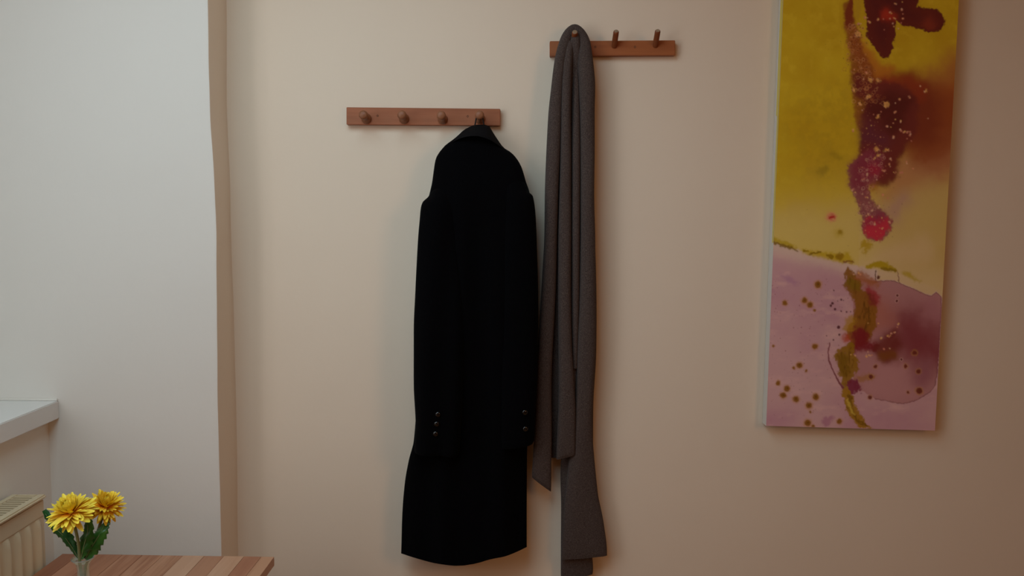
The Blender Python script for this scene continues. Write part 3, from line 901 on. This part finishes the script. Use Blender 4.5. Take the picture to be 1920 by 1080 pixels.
# lower purple neck and red foot
dn = seg_dist(z3([(600, 60, 150), (540, 150, 200), (480, 260, 150), (510, 400, 110), (560, 560, 90), (610, 680, 130), (700, 820, 190), (700, 880, 150)]), (wig1[0]*1.2+fine[0]*1.5, wig1[1]*1.2+fine[1]*1.5))
lay(soft(dn, 5)*0.96, (94, 44, 46))
lay(soft(seg_dist(z3([(640, 20, 150), (540, 120, 170), (480, 250, 120), (530, 340, 60)]), wig1), 16)*0.9, (88, 24, 34))
lay(soft(seg_dist(z3([(680, 130, 70)]), wig1), 14)*0.9, (112, 20, 34))
lay(soft(seg_dist(z3([(660, 340, 50)]), wig1), 12)*0.8, (116, 66, 16))
lay(soft(seg_dist(z3([(700, 860, 160), (760, 820, 110)]), (fine[0]*2, fine[1]*2)), 6)*0.97, (136, 28, 38))
lay(soft(seg_dist(z3([(740, 720, 60), (560, 800, 30)]), wig1), 12)*0.7, (92, 26, 40))
lay(soft(seg_dist(z3([(120, 725, 62)]), fine), 6)*0.75, (150, 78, 62))
lay(soft(seg_dist(z3([(120, 725, 28), (150, 718, 18)]), fine), 3), (128, 26, 22))
# lower field: warm white strip then mauve
ybnd = np.interp(PX, [1430, 1447, 1500, 1545, 1600, 1640, 1700, 1765, 1800], [448, 452, 470, 480, 497, 505, 518, 545, 552]) + fine[1]*0.8
below = PY - ybnd
lay(1/(1+np.exp(-below/1.2)), (146, 120, 104))
pk = 1/(1+np.exp(-(below - 22 + 8*f1)/6)) * 1.0
lay(pk*0.95, (138, 102, 98))
lay(pk*np.clip(0.35+0.8*fbm(PX, PY, 80, 91, 4), 0, 0.9), (128, 88, 92))
lay(pk*np.clip(fbm(PX, PY*2.2, 30, 95, 4)*0.9-0.1, 0, 0.5), (150, 114, 104))
right_cream = ((PX > 1640) & (below < 50))
# right dark wash
db_ = seg_dist([(1668, 590, 62), (1690, 650, 78), (1705, 600, 60), (1722, 690, 40), (1690, 700, 46), (1650, 690, 42)], (fine[0], fine[1]))
poly_y = np.interp(PX, [1600, 1640, 1660, 1675, 1690, 1710, 1735, 1747, 1755, 1765, 1790], [520, 527, 526, 526, 532, 540, 552, 554, 547, 556, 600])
bot_y = np.interp(PX, [1580, 1600, 1620, 1640, 1680, 1700, 1720, 1745, 1757, 1770], [700, 728, 735, 748, 756, 757, 750, 735, 718, 690])
xr_lim = np.interp(PY, [540, 560, 700, 730, 760], [1760, 1766, 1758, 1752, 1735])
d_w = np.maximum(np.maximum(poly_y - PY, PY - bot_y), np.maximum(1600 - PX, PX - xr_lim)) + fine[0]*0.6
lay(soft(d_w, 1.6)*0.95, (120, 78, 74))
lay(soft(np.abs(d_w+0.8)-0.9, 1.2)*(PX > 1640)*0.8, (84, 44, 46))
lay(soft(seg_dist([(1725, 640, 48), (1705, 612, 36), (1755, 660, 30)], wig2), 44)*soft(d_w, 2), (88, 34, 36))
lay(soft(seg_dist([(1650, 585, 26), (1625, 610, 14)], wig2), 30)*soft(d_w, 2)*0.7, (118, 64, 48))
lay(soft(seg_dist([(1752, 590, 16), (1740, 570, 12)], wig2), 30)*soft(d_w, 2)*0.6, (116, 70, 72))
lay(soft(seg_dist([(1668, 712, 34), (1640, 722, 22), (1690, 735, 20)], wig2), 24)*soft(d_w, 2)*0.85, (128, 86, 82))
lay(soft(seg_dist([(1725, 705, 16), (1735, 690, 10)], wig2), 22)*soft(d_w, 2)*0.6, (96, 50, 56))
# cream block above the wash
cb = np.maximum(1645-PX, PY-poly_y+1)
lay(soft(cb, 3.0)*0.9/(1+np.exp(-(PY-503+3*f1)/9)), (144, 118, 78))
# olive rims along the dividing line
def stroke(pts, col, w=3.0, op=0.95, wob=1.0): lay(soft(seg_dist(pts, (fine[0]*wob, fine[1]*wob)), w)*op, col)
stroke(z6([(160, 400, 24), (200, 420, 28), (330, 470, 30), (430, 510, 14)]), (126, 100, 8), 4, 0.85)
stroke(z6([(165, 440, 9), (280, 485, 18), (380, 510, 16), (450, 545, 6)]), (86, 60, 4), 2.5, 0.9)
stroke(z6([(520, 545, 22), (640, 575, 34), (800, 600, 40), (950, 630, 50), (1000, 600, 40), (1060, 670, 18)]), (132, 104, 10), 5, 0.9)
stroke(z6([(525, 545, 14), (560, 545, 10)]), (100, 74, 4), 2)
stroke(z6([(600, 575, 14), (700, 560, 12)]), (92, 66, 4), 2)
stroke(z6([(790, 590, 14), (830, 610, 24)]), (102, 74, 4), 2)
stroke(z6([(925, 605, 40)]), (104, 74, 6), 3)
stroke(z6([(980, 660, 14), (1080, 665, 10)]), (90, 50, 14), 3)
stroke(z6([(1240, 730, 20), (1330, 690, 26), (1440, 700, 40)]), (124, 98, 12), 3)
stroke(z4([(600, 130, 22), (720, 100, 34), (860, 145, 34), (950, 185, 12)]), (122, 96, 10), 3)
stroke(z4([(760, 150, 10), (830, 170, 26), (950, 190, 8)]), (96, 72, 6), 2)
stroke(z4([(1040, 210, 14), (1110, 240, 34), (1170, 290, 18), (1250, 320, 6)]), (126, 100, 20), 5, 0.85)
# olive star and spots above the line
stroke(z6([(1160, 500, 10), (1215, 470, 50), (1270, 480, 16), (1215, 530, 24), (1195, 570, 8)]), (126, 96, 8), 5, 0.9, 1.6)
stroke(z6([(925, 335, 26)]), (96, 66, 6), 4); stroke(z6([(910, 345, 55)]), (132, 104, 14), 8, 0.45)
# olive / brown column of the lower half
ow = (wig1[0]*0.9+fine[0]*1.3, wig1[1]*0.9+fine[1]*1.3)
col_ = seg_dist(z4([(340, 160, 18), (360, 240, 60), (400, 360, 110), (430, 470, 70), (530, 560, 110), (560, 700, 150), (540, 850, 150), (470, 1000, 150)]), ow)
lay(soft(col_, 3.5)*0.96, (96, 56, 8))
lay(soft(seg_dist(z4([(370, 330, 60), (440, 400, 50)]), ow), 8)*0.9, (86, 62, 6))
lay(soft(seg_dist(z4([(480, 250, 50), (620, 330, 60), (700, 350, 40)]), ow), 8)*0.85, (112, 58, 22))
lay(soft(seg_dist(z4([(370, 820, 60), (330, 910, 60), (380, 900, 40)]), ow), 5)*0.8, (122, 84, 16))
lay(soft(col_+10, 8)*np.clip(fbm(PX*2.2, PY*0.6, 7, 99, 3)*1.6, 0, 0.8), (66, 36, 4))
lay(soft(seg_dist(z4([(600, 440, 44), (660, 500, 66), (680, 580, 50)]), ow), 7)*0.9, (108, 26, 28))
lay(soft(seg_dist(z4([(600, 500, 30), (660, 590, 34)]), ow), 6)*0.6, (72, 22, 10))
dr = seg_dist([(1612, 628, 15), (1618, 645, 14), (1600, 650, 10), (1640, 650, 8)], ow)
lay(soft(dr, 8)*0.95, (84, 12, 18))
lay(soft(seg_dist([(1588, 634, 7)], ow), 7)*0.9, (122, 44, 22))
lay(soft(seg_dist([(1668, 628, 14), (1665, 655, 20), (1680, 640, 16)], wig2), 12)*0.9, (76, 22, 16))
lay(soft(seg_dist([(1655, 668, 10), (1675, 666, 8)], wig1), 8)*0.8, (86, 44, 10))
dl = seg_dist(z5([(330, 60, 50), (260, 170, 110), (300, 250, 120), (290, 350, 90), (290, 430, 60), (250, 500, 30)]), ow)
lay(soft(dl, 3)*0.96, (100, 66, 6))
lay(soft(seg_dist(z5([(240, 200, 60), (270, 330, 50)]), ow), 8)*0.8, (80, 54, 4))
lay(soft(dl+8, 6)*np.clip(fbm(PX*2.4, PY*0.7, 7, 103, 3)*1.6, 0, 0.7), (70, 40, 4))
lay(soft(seg_dist(z5([(420, 420, 36), (520, 410, 44), (590, 400, 24)]), ow), 5)*0.7, (112, 70, 26))
lay(soft(seg_dist(z5([(350, 500, 70), (400, 520, 50), (320, 560, 30)]), (fine[0]*2, fine[1]*2)), 3)*0.95, (84, 22, 36))
stroke(z5([(270, 560, 44), (310, 660, 55), (340, 760, 60), (400, 850, 54), (460, 940, 40), (560, 975, 10)]), (110, 74, 6), 2.5, 0.96, 1.5)
stroke(z5([(320, 620, 20), (320, 740, 30), (390, 860, 14), (500, 950, 18)]), (74, 46, 4), 3, 0.8, 1.5)
stroke(z5([(290, 655, 14), (345, 800, 16), (375, 820, 10)]), (142, 112, 40), 2.5, 0.8, 1.0)
# fine drawn lines
stroke([(1556, 643, 1.0), (1553, 660, 1.1), (1554, 676, 1.2), (1562, 696, 1.3), (1572, 715, 1.8), (1580, 727, 2.4)], (84, 34, 36), 1.2, 0.9, 0.4)
for (x, y, r) in z4([(250, 550, 14), (205, 572, 6), (140, 600, 20), (120, 630, 18), (175, 675, 18), (250, 700, 12), (318, 708, 12), (368, 705, 8), (218, 900, 24), (228, 997, 16), (150, 1060, 12), (65, 1012, 8), (155, 435, 10), (280, 562, 7)]):
    stroke([(x, y, r*0.85)], (58, 20, 24), 1.4, 0.95, 0.3)
stroke(z4([(690, 180, 5), (682, 290, 7)]), (72, 44, 22), 1.2); stroke(z4([(965, 200, 4), (985, 330, 6)]), (96, 62, 48), 1.2)
stroke(z4([(722, 270, 17)]), (62, 22, 12), 1.3)
# cells: dark rings and dots
for (x, y, r) in c8([(335,335,15),(180,422,11),(272,410,13),(297,430,13),(322,627,12),(248,715,13),(148,800,10),(190,825,13),(172,857,13),(232,875,14),(325,865,14),(293,905,14),(288,987,15),(437,980,12),(125,625,5),(320,458,6),(813,836,14),(606,722,8),(585,770,10),(748,720,9),(810,745,10),(790,657,11),(280,742,6),(222,728,6),(312,1003,6),(300,935,5),(580,867,9),(760,843,6)]):
    stroke([(x, y, r*1.45)], (128, 84, 34), 3.0, 0.55, 0.6)
    stroke([(x, y, r)], (92, 54, 6) if x < 1600 else (74, 24, 18), 1.8, 0.95, 0.5)
    if r > 5: stroke([(x+0.3, y-0.3, r*0.3)], (66, 36, 4), 1.5, 0.7, 0.3)
stroke(z6([(280, 830, 14), (350, 870, 40), (430, 900, 24)]), (116, 76, 92), 8, 0.6)
stroke(c8([(375, 980, 22), (400, 965, 12)]), (110, 58, 76), 5, 0.6)
for (x, y) in z4([(960, 500, 0), (955, 570, 0)]) if False else [(1682.5, 554), (1681.5, 564.5), (1690, 674)]:
    stroke([(x, y, 3.4)], (142, 104, 92), 1.2, 0.7, 0.3); stroke([(x, y, 2.3)], (66, 16, 20), 1.2, 0.95, 0.3)
# tiny speckles
for k in range(150):
    x = rng.uniform(1445, 1590); y = rng.uniform(520, 795)
    stroke([(x, y, rng.uniform(0.3, 1.0))], (96, 52, 44), 1.0, rng.uniform(0.3, 0.8), 0.2)
for k in range(60):
    x = rng.uniform(1470, 1760); y = rng.uniform(20, 470)
    stroke([(x, y, rng.uniform(0.3, 0.8))], (92, 66, 14), 1.0, 0.4, 0.2)
# pale cells scattered through the dark stains
cells = z1([(430,230,34),(470,270,22),(580,240,20),(648,240,14),(740,170,24),(790,235,26),(735,235,14),(895,120,20),(897,175,12),(893,235,18),(875,290,14),(810,40,24),(890,25,10),(770,295,16),(785,335,12),(840,360,12),(420,130,14),(320,440,58),(240,470,16),(420,480,14),(330,310,22),(300,380,12),(365,300,12),(390,360,12),(430,920,22),(490,1010,34),(590,1020,34),(400,1000,16),(280,880,16),(660,375,10)])
cells += z2([(465,215,38),(350,300,24),(690,310,46),(585,465,32),(795,400,20),(970,215,24),(845,240,18),(800,295,14),(1135,85,24),(1190,140,24),(800,500,16),(855,530,24),(705,595,22),(745,598,10),(880,635,22),(910,665,20),(970,660,28),(985,695,22),(950,745,14),(1002,772,12),(790,725,22),(615,722,14),(565,880,40),(585,955,34),(690,885,34),(375,945,16),(740,1000,24),(540,1000,20),(280,120,26),(620,400,14),(435,610,10),(495,575,10),(380,380,14),(525,435,12),(280,640,22),(1215,490,10),(775,545,14)])
cells += z3([(520,95,14),(580,175,22),(530,240,18),(800,150,26),(930,165,24),(870,60,30),(1010,170,22),(1080,30,18),(1160,110,16),(770,130,16),(765,450,20),(570,480,24),(520,430,14),(720,590,22),(640,640,20),(580,700,26),(640,720,16),(765,730,16),(660,800,24),(540,780,18),(760,850,30),(560,890,12),(510,860,16),(880,790,26),(700,250,14),(400,380,20),(430,410,16),(840,480,14)])
cells += z4([(860,1000,44),(920,970,18),(760,1040,20),(970,860,20),(960,900,12),(720,855,14),(590,850,10),(480,230,20),(410,235,16)])
cells += z5([(500,160,26),(550,165,24),(525,120,14),(330,150,14),(380,160,14),(710,80,16),(770,80,12)])
for (x, y, r) in cells:
    n_ = max(1, int((r/1.7)**1.6))
    for k in range(n_):
        a = rng.uniform(0, 6.28); q_ = r*0.85*math.sqrt(rng.random()) if n_ > 1 else 0
        rr = rng.uniform(0.6, 1.9) if n_ > 2 else max(1.0, r*0.6)
        c_col = [(150, 96, 66), (158, 116, 62), (140, 82, 62), (150, 110, 84)][rng.integers(4)]
        stroke([(x+q_*math.cos(a), y+q_*math.sin(a), rr)], c_col, 1.4, 0.75, 0.3)
def ring(x, y, r, wd, col, op):
    d = np.abs(np.hypot(PX-x+fine[0]*0.3, PY-y+fine[1]*0.3)-r)-wd
    lay(soft(d, 1.1)*op, col)
for k in range(170):     # open ring cells crowding the rust band
    t = rng.random()
    x = np.interp(t, [0, .3, .6, 1], [1600, 1606, 1618, 1632]) + rng.normal(0, 9 + 6*t); y = 45 + t*150
    r = rng.uniform(1.2, 3.6)
    ring(x, y, r, 0.35, [(132, 78, 40), (146, 98, 60), (110, 54, 24)][rng.integers(3)], rng.uniform(0.3, 0.7))
    if rng.random() < 0.5: stroke([(x, y, r*0.4)], (66, 22, 14), 1.1, 0.6, 0.2)
for k in range(110):     # and the purple neck
    t = rng.random()
    x = np.interp(t, [0, .3, .6, 1], [1650, 1625, 1618, 1640]) + rng.normal(0, 10); y = 290 + t*135
    r = rng.uniform(1.0, 3.0)
    ring(x, y, r, 0.35, [(130, 84, 72), (146, 108, 88), (120, 60, 56)][rng.integers(3)], rng.uniform(0.3, 0.7))
for (x, y, r) in [(1609, 64, 8), (1629, 181, 6), (1632, 150, 5.5), (1647, 152, 5), (1663, 196, 7), (1646, 219, 4), (1612, 194, 5), (1601, 168, 5), (1736, 170, 3.6), (1644, 280, 6), (1646, 291, 5), (1661, 281, 5)]:
    lay(soft(seg_dist([(x, y, r*0.75)], (fine[0]*1.3, fine[1]*1.3)), 2.4)*0.75, (150, 104, 50))
    for q in range(int(r*1.6)):
        a = rng.uniform(0, 6.28); stroke([(x+r*0.8*math.cos(a), y+r*0.8*math.sin(a), 0.8)], (60, 22, 14), 1.1, 0.7, 0.2)
for k in range(330):     # lacework of small cells around the column
    t = rng.random()
    cx_ = np.interp(t, [0, .25, .45, .6, .8, 1], [1598, 1606, 1625, 1640, 1650, 1628]); cy_ = 50 + t*380
    x = cx_ + rng.normal(0, 13 + 10*t); y = cy_ + rng.normal(0, 10)
    stroke([(x, y, rng.uniform(0.3, 0.9))], (138, 88, 54) if rng.random() < 0.6 else (50, 14, 14), 1.2, rng.uniform(0.25, 0.7), 0.3)

ALB = np.clip(IMG / LIGHT, 0.0, 0.85)
# front skin of the canvas
pts4 = {}
verts = []
def face_pt(u, v):
    x, y = Q(u, v)
    return P(x, y, -PT)
a00, a10 = face_pt(0, V_TOP), face_pt(1, V_TOP); a01, a11 = face_pt(0, 1), face_pt(1, 1)
idx = np.arange(NU*NV).reshape(NV, NU)
# photo-measured corners, then a flat grid between them
bl = (VV - V_TOP)/(1 - V_TOP)
def world_grid():
    X = np.zeros_like(U); Z = np.zeros_like(U)
    for j in range(NV):
        l = face_pt(0, vvv[j]); r = face_pt(1, vvv[j])
        X[j] = l.x + (r.x-l.x)*uu; Z[j] = l.z + (r.z-l.z)*uu
    return X, Z
GX, GZ = world_grid()
co = np.stack([GX, np.full_like(GX, -PT), GZ], -1).reshape(-1, 3)
quads = np.stack([idx[:-1, :-1], idx[1:, :-1], idx[1:, 1:], idx[:-1, 1:]], -1).reshape(-1, 4)
me = bpy.data.meshes.new('painted_canvas')
me.vertices.add(len(co)); me.vertices.foreach_set('co', co.ravel())
me.loops.add(quads.size); me.loops.foreach_set('vertex_index', quads.ravel())
me.polygons.add(len(quads)); me.polygons.foreach_set('loop_start', np.arange(0, quads.size, 4)); me.polygons.foreach_set('loop_total', np.full(len(quads), 4))
me.update(calc_edges=True)
at = me.color_attributes.new('paint', 'FLOAT_COLOR', 'POINT')
rgba = np.concatenate([ALB.reshape(-1, 3), np.ones((NU*NV, 1))], 1)
at.data.foreach_set('color', rgba.ravel())
M_PAINT = new_mat('poured_paint', (0.5, 0.5, 0.5), 0.55, 0.25)
an = N(M_PAINT, 'ShaderNodeVertexColor'); an.layer_name = 'paint'
L(M_PAINT, an.outputs[0], M_PAINT.node_tree.nodes['Principled BSDF'].inputs['Base Color'])
add_bump(M_PAINT, 350, 0.12, 0.001, 3)
me.materials.append(M_PAINT)
painting = empty('painting', Vector(((a01.x+a11.x)/2, 0, a01.z)), 'tall abstract canvas painting in yellow, dark purple and mauve hung on the wall', 'painting')
pc = bpy.data.objects.new('painted_canvas', me); COL.objects.link(pc); keep(pc, painting)
ins = 0.0004
fr = [a01 + Vector((0, ins, 0)), a11 + Vector((0, ins, 0)), a10 + Vector((0, ins, 0)), a00 + Vector((0, ins, 0))]
bk = [Vector((p.x, -0.002, p.z)) for p in fr]
hexa('canvas_edge', fr, bk, M_CANVAS_EDGE, painting)

# paint that ran over the left edge: yellow above the divide, with a bare folded strip
def edge_strip(name, v0, v1, mat, y0=-PT+0.001, y1=-0.004, off=0.0006):
    a = face_pt(0, v0); b = face_pt(0, v1)
    bm = bmesh.new()
    pts_ = [(a.x-off, y0, a.z), (b.x-off, y0, b.z), (b.x-off, y1, b.z), (a.x-off, y1, a.z)]
    pin = [(p[0]+off*0.8, p[1], p[2]) for p in pts_]
    A = [bm.verts.new(p) for p in pts_]; B = [bm.verts.new(p) for p in pin]
    bm.faces.new(A); bm.faces.new(B[::-1])
    for i in range(4):
        j = (i+1) % 4; bm.faces.new((A[j], A[i], B[i], B[j]))
    o = bm_obj(name, bm, mat); keep(o, painting); return o
M_YEDGE = new_mat('yellow_edge_paint', (0.62, 0.50, 0.12), 0.7, 0.2)
add_bump(M_YEDGE, 60, 0.3, 0.001)
edge_strip('edge_paint', V_TOP, 0.27, M_YEDGE, -PT+0.001, -0.014)
edge_strip('edge_paint', 0.27, 0.57, M_YEDGE, -PT+0.001, -0.021)

# ------------------------------------------------------------------ glass vase and flowers
VY = -0.58
rim = P(155, 1046.5, VY)
VR = 0.0178
vz0 = TZ + 0.0003
H = rim.z - vz0
M_VGLASS = new_mat('clear_vase_glass', (0.90, 1.0, 0.94), 0.03, 0.5)
b_ = M_VGLASS.node_tree.nodes['Principled BSDF']; b_.inputs['Transmission Weight'].default_value = 0.86; b_.inputs['IOR'].default_value = 1.46
outer = [(0.0, 0.0), (0.022, 0.0), (0.0245, 0.003), (0.0250, 0.02), (0.0235, 0.045), (0.0175, 0.070), (0.0115, 0.088), (0.0092, H-0.028), (0.0094, H-0.018), (0.0120, H-0.008), (0.0165, H-0.0022), (VR, H-0.0008), (VR+0.0004, H+0.0006), (VR-0.0004, H+0.0014)]
inner = [(VR-0.0018, H+0.0006), (0.0150, H-0.0022), (0.0103, H-0.009), (0.0078, H-0.018), (0.0076, H-0.028), (0.0096, 0.088), (0.0156, 0.070), (0.0215, 0.045), (0.0230, 0.02), (0.0222, 0.006), (0.0, 0.005)]
vv, ff = lathe_axis((rim.x, VY, vz0), (0, 0, 1), outer + inner, 40)
vase = mesh_obj('bud_vase', vv, ff, M_VGLASS, smooth=True)
tag(vase, 'small clear glass bud vase with flared rim on the pine table', 'vase')
vase_c = Vector((rim.x, VY, 0))

# petal material: orange base to yellow tip
def petal_mat(name, tip, mid, base):
    m = new_mat(name, tip, 0.5, 0.25)
    b = m.node_tree.nodes['Principled BSDF']
    a = N(m, 'ShaderNodeVertexColor'); a.layer_name = 'along'
    s = N(m, 'ShaderNodeSeparateColor'); L(m, a.outputs[0], s.inputs[0])
    ramp_color(m, s.outputs[0], [(0.0, base), (0.28, mid), (0.55, tip), (1.0, tuple(min(0.9, c*1.05+0.02) for c in tip))])
    b.inputs['Subsurface Weight'].default_value = 0.0
    return m
M_PET1 = petal_mat('yellow_petal', (1.0, 0.70, 0.06), (0.98, 0.46, 0.015), (0.92, 0.16, 0.008))
M_PET2 = petal_mat('golden_petal', (1.0, 0.63, 0.035), (0.96, 0.38, 0.012), (0.85, 0.18, 0.01))
M_STEM = new_mat('green_stem', (0.19, 0.22, 0.10), 0.5, 0.3); add_bump(M_STEM, 120, 0.3, 0.001)
M_LEAF = new_mat('dark_green_leaf', (0.03, 0.14, 0.02), 0.32, 0.45)
_nz, _bp, _src = add_bump(M_LEAF, 70, 0.5, 0.0015, 4)
ramp_color(M_LEAF, _nz.outputs[0], [(0.35, (0.014, 0.080, 0.010)), (0.65, (0.045, 0.17, 0.025))])
M_LEAFD = new_mat('deep_green_leaf', (0.012, 0.085, 0.018), 0.4, 0.35)

def petal_mesh(name, mat, L_=0.02, W_=0.0055, curl=0.35):
    n, m = 7, 5
    V, F_, C_ = [], [], []
    for i in range(n):
        t = i/(n-1)
        wd = W_*0.5*(0.35 + 0.95*math.sin(math.pi*min(1, t*0.80+0.10))) * (1 if t < 0.97 else 0.55)
        bend = curl*t*t*L_
        for j in range(m):
            s = (j/(m-1))*2-1
            V.append(Vector((s*wd, t*L_, bend + 0.35*wd*s*s)))
            C_.append(t)
    for i in range(n-1):
        for j in range(m-1):
            F_.append((i*m+j, i*m+j+1, (i+1)*m+j+1, (i+1)*m+j))
    me = bpy.data.meshes.new(name)
    me.from_pydata([tuple(v) for v in V], [], F_)
    me.polygons.foreach_set('use_smooth', [True]*len(me.polygons))
    at = me.color_attributes.new('along', 'FLOAT_COLOR', 'POINT')
    at.data.foreach_set('color', np.array([[c, c, c, 1] for c in C_]).ravel())
    me.materials.append(mat)
    return me

def ray_pt(x, y, Y): return P(x, y, Y)

def flower(name, label, head, axis, rad, mat, stem_pts, seed):
    rnd = random.Random(seed)
    root = empty(name, head, label, 'flower', 'yellow flowers in the glass vase')
    # petal length variants share meshes
    variants = [petal_mesh('petal', mat, rad*l, rad*wd, c) for l, wd, c in ((1.0, 0.20, 0.12), (0.95, 0.18, -0.15), (0.80, 0.18, 0.28), (0.60, 0.16, 0.45), (0.42, 0.14, 0.6))]
    ax = Vector(axis).normalized()
    a = ax.orthogonal().normalized(); b = ax.cross(a)
    layers = [(15, -26, 0, 1.0), (20, -8, 0, 1.04), (24, 6, 1, 1.0), (24, 20, 0, 0.92), (22, 34, 2, 0.97), (18, 48, 2, 0.90), (16, 60, 3, 0.98), (12, 72, 3, 0.85), (8, 82, 4, 1.0)]
    for li, (cnt, elev, vi, scl) in enumerate(layers):
        for k in range(cnt):
            th = 2*math.pi*(k + 0.5*(li % 2) + rnd.uniform(-0.22, 0.22))/cnt
            el = math.radians(elev + rnd.uniform(-10, 10))
            rdir = a*math.cos(th) + b*math.sin(th)
            ydir = (rdir*math.cos(el) + ax*math.sin(el)).normalized()
            zdir = (ax*math.cos(el) - rdir*math.sin(el)).normalized()
            xdir = ydir.cross(zdir).normalized()
            tw = rnd.uniform(-0.35, 0.35)
            x2 = xdir*math.cos(tw) + zdir*math.sin(tw); z2_ = zdir*math.cos(tw) - xdir*math.sin(tw)
            s_ = scl*rnd.uniform(0.84, 1.08)
            org = rdir*0.0012 + ax*(li*0.0006)
            M4 = Matrix((( x2.x*s_, ydir.x*s_, z2_.x*s_, org.x), (x2.y*s_, ydir.y*s_, z2_.y*s_, org.y), (x2.z*s_, ydir.z*s_, z2_.z*s_, org.z), (0, 0, 0, 1)))
            v_ = variants[vi if rnd.random() > 0.25 or vi > 1 else 1 - vi]
            o = bpy.data.objects.new('petal', v_); COL.objects.link(o)
            o.parent = root; o.matrix_local = M4
    # calyx
    vv, ff = lathe_axis(Vector(head) - ax*0.010, ax, [(0.0, 0.0), (0.0026, 0.0), (0.0042, 0.004), (0.0050, 0.009), (0.0, 0.011)], 14)
    keep(mesh_obj('calyx', vv, ff, M_STEM, smooth=True), root)
    pts = catmull([tuple(p) for p in stem_pts], 8)
    vv, ff = tube(pts, [0.0025]*len(pts), 10)
    keep(mesh_obj('stem', vv, ff, M_STEM, smooth=True), root)
    return root

def leaf(path, widths, mat, parent, teeth=14, twist=0.0, seed=0):
    """serrated leaf along a 3D path (stalk to tip), real thickness"""
    rnd = random.Random(seed)
    pts = catmull([tuple(p) for p in path], 10)
    n = len(pts); m = 7
    pts = [Vector(p) for p in pts]
    V, F_ = [], []
    for layer in (0, 1):
        for i in range(n):
            t = i/(n-1)
            d = (pts[min(i+1, n-1)] - pts[max(i-1, 0)]).normalized()
            side = d.cross(Vector((math.sin(twist*t), 1, 0))).normalized()
            nrm = side.cross(d).normalized()
            w_ = float(np.interp(t, np.linspace(0, 1, len(widths)), widths))
            saw = 1.0 - 0.36*((t*teeth) % 1.0)
            saw2 = 1.0 - 0.36*((t*teeth+0.5) % 1.0)
            for j in range(m):
                s = (j/(m-1))*2-1
                k_ = (saw if s > 0 else saw2) if abs(s) > 0.9 else 1.0
                p = pts[i] + side*(s*w_*k_) + nrm*(0.35*w_*s*s + (0.0004 if layer else -0.0004) + 0.0010*math.sin(t*22+s*3))
                V.append(p)
    g = lambda l, i, j: l*n*m + i*m + j
    for i in range(n-1):
        for j in range(m-1):
            F_.append((g(0,i,j), g(0,i,j+1), g(0,i+1,j+1), g(0,i+1,j)))
            F_.append((g(1,i,j), g(1,i+1,j), g(1,i+1,j+1), g(1,i,j+1)))
        F_.append((g(0,i,0), g(0,i+1,0), g(1,i+1,0), g(1,i,0)))
        F_.append((g(0,i,m-1), g(1,i,m-1), g(1,i+1,m-1), g(0,i+1,m-1)))
    o = mesh_obj('leaf', V, F_, mat, smooth=True)
    o.data.set_sharp_from_angle(angle=math.radians(50))
    keep(o, parent)
    # midrib
    rp = [p + Vector((0, -0.0008, 0)) for p in pts[:-2]]
    vv, ff = tube(rp, [0.0007*(1-0.6*i/len(rp)) for i in range(len(rp))], 6)
    r_ = mesh_obj('midrib', vv, ff, M_STEM, smooth=True)
    r_.parent = o; r_.matrix_parent_inverse = Matrix.Translation(parent.location).inverted() if False else (o.matrix_parent_inverse @ Matrix.Identity(4)).inverted() @ o.matrix_parent_inverse
    return o

bot = Vector((rim.x, VY, vz0 + 0.010))
neck = Vector((rim.x, VY, rim.z - 0.022))
# flower 1: nearer, left
s1 = [bot + Vector((0.012, -0.004, 0)), neck + Vector((-0.002, -0.003, 0)), P(147, 1020, VY-0.006), P(140, 985, VY-0.010), P(135, 960, VY-0.012)]
h1 = P(134, 962, VY-0.012)
fl1 = flower('chrysanthemum', 'fuller bright yellow flower, left and nearer of the two in the vase', h1, (-0.12, -0.42, 0.90), 0.0385, M_PET1, s1, 5)
s2 = [bot + Vector((-0.010, 0.006, 0)), neck + Vector((0.002, 0.003, 0)), P(176, 1018, VY+0.016), P(187, 985, VY+0.030), P(196, 955, VY+0.038)]
h2 = P(196, 951, VY+0.044)
fl2 = flower('chrysanthemum', 'smaller golden yellow flower with orange underside, right one behind in the vase', h2, (0.34, -0.22, 0.92), 0.0325, M_PET2, s2, 11)
leaf([P(147, 1046, VY+0.004), P(137, 1028, VY+0.008), P(121, 1006, VY+0.010), P(101, 986, VY+0.012), P(82, 957, VY+0.014)], [0.002, 0.008, 0.0115, 0.0135, 0.0125, 0.004], M_LEAFD, fl1, 9, 0, 1)
leaf([P(152, 1048, VY-0.004), P(158, 1022, VY-0.002), P(165, 992, VY+0.002), P(161, 960, VY+0.004)], [0.004, 0.0135, 0.0125, 0.009, 0.002], M_LEAF, fl1, 7, 0, 2)
leaf([P(160, 1048, VY+0.002), P(172, 1026, VY+0.008), P(188, 1000, VY+0.016), P(196, 982, VY+0.030), P(200, 966, VY+0.046)], [0.007, 0.0155, 0.0140, 0.0110, 0.008, 0.003], M_LEAF, fl2, 10, 0, 3)
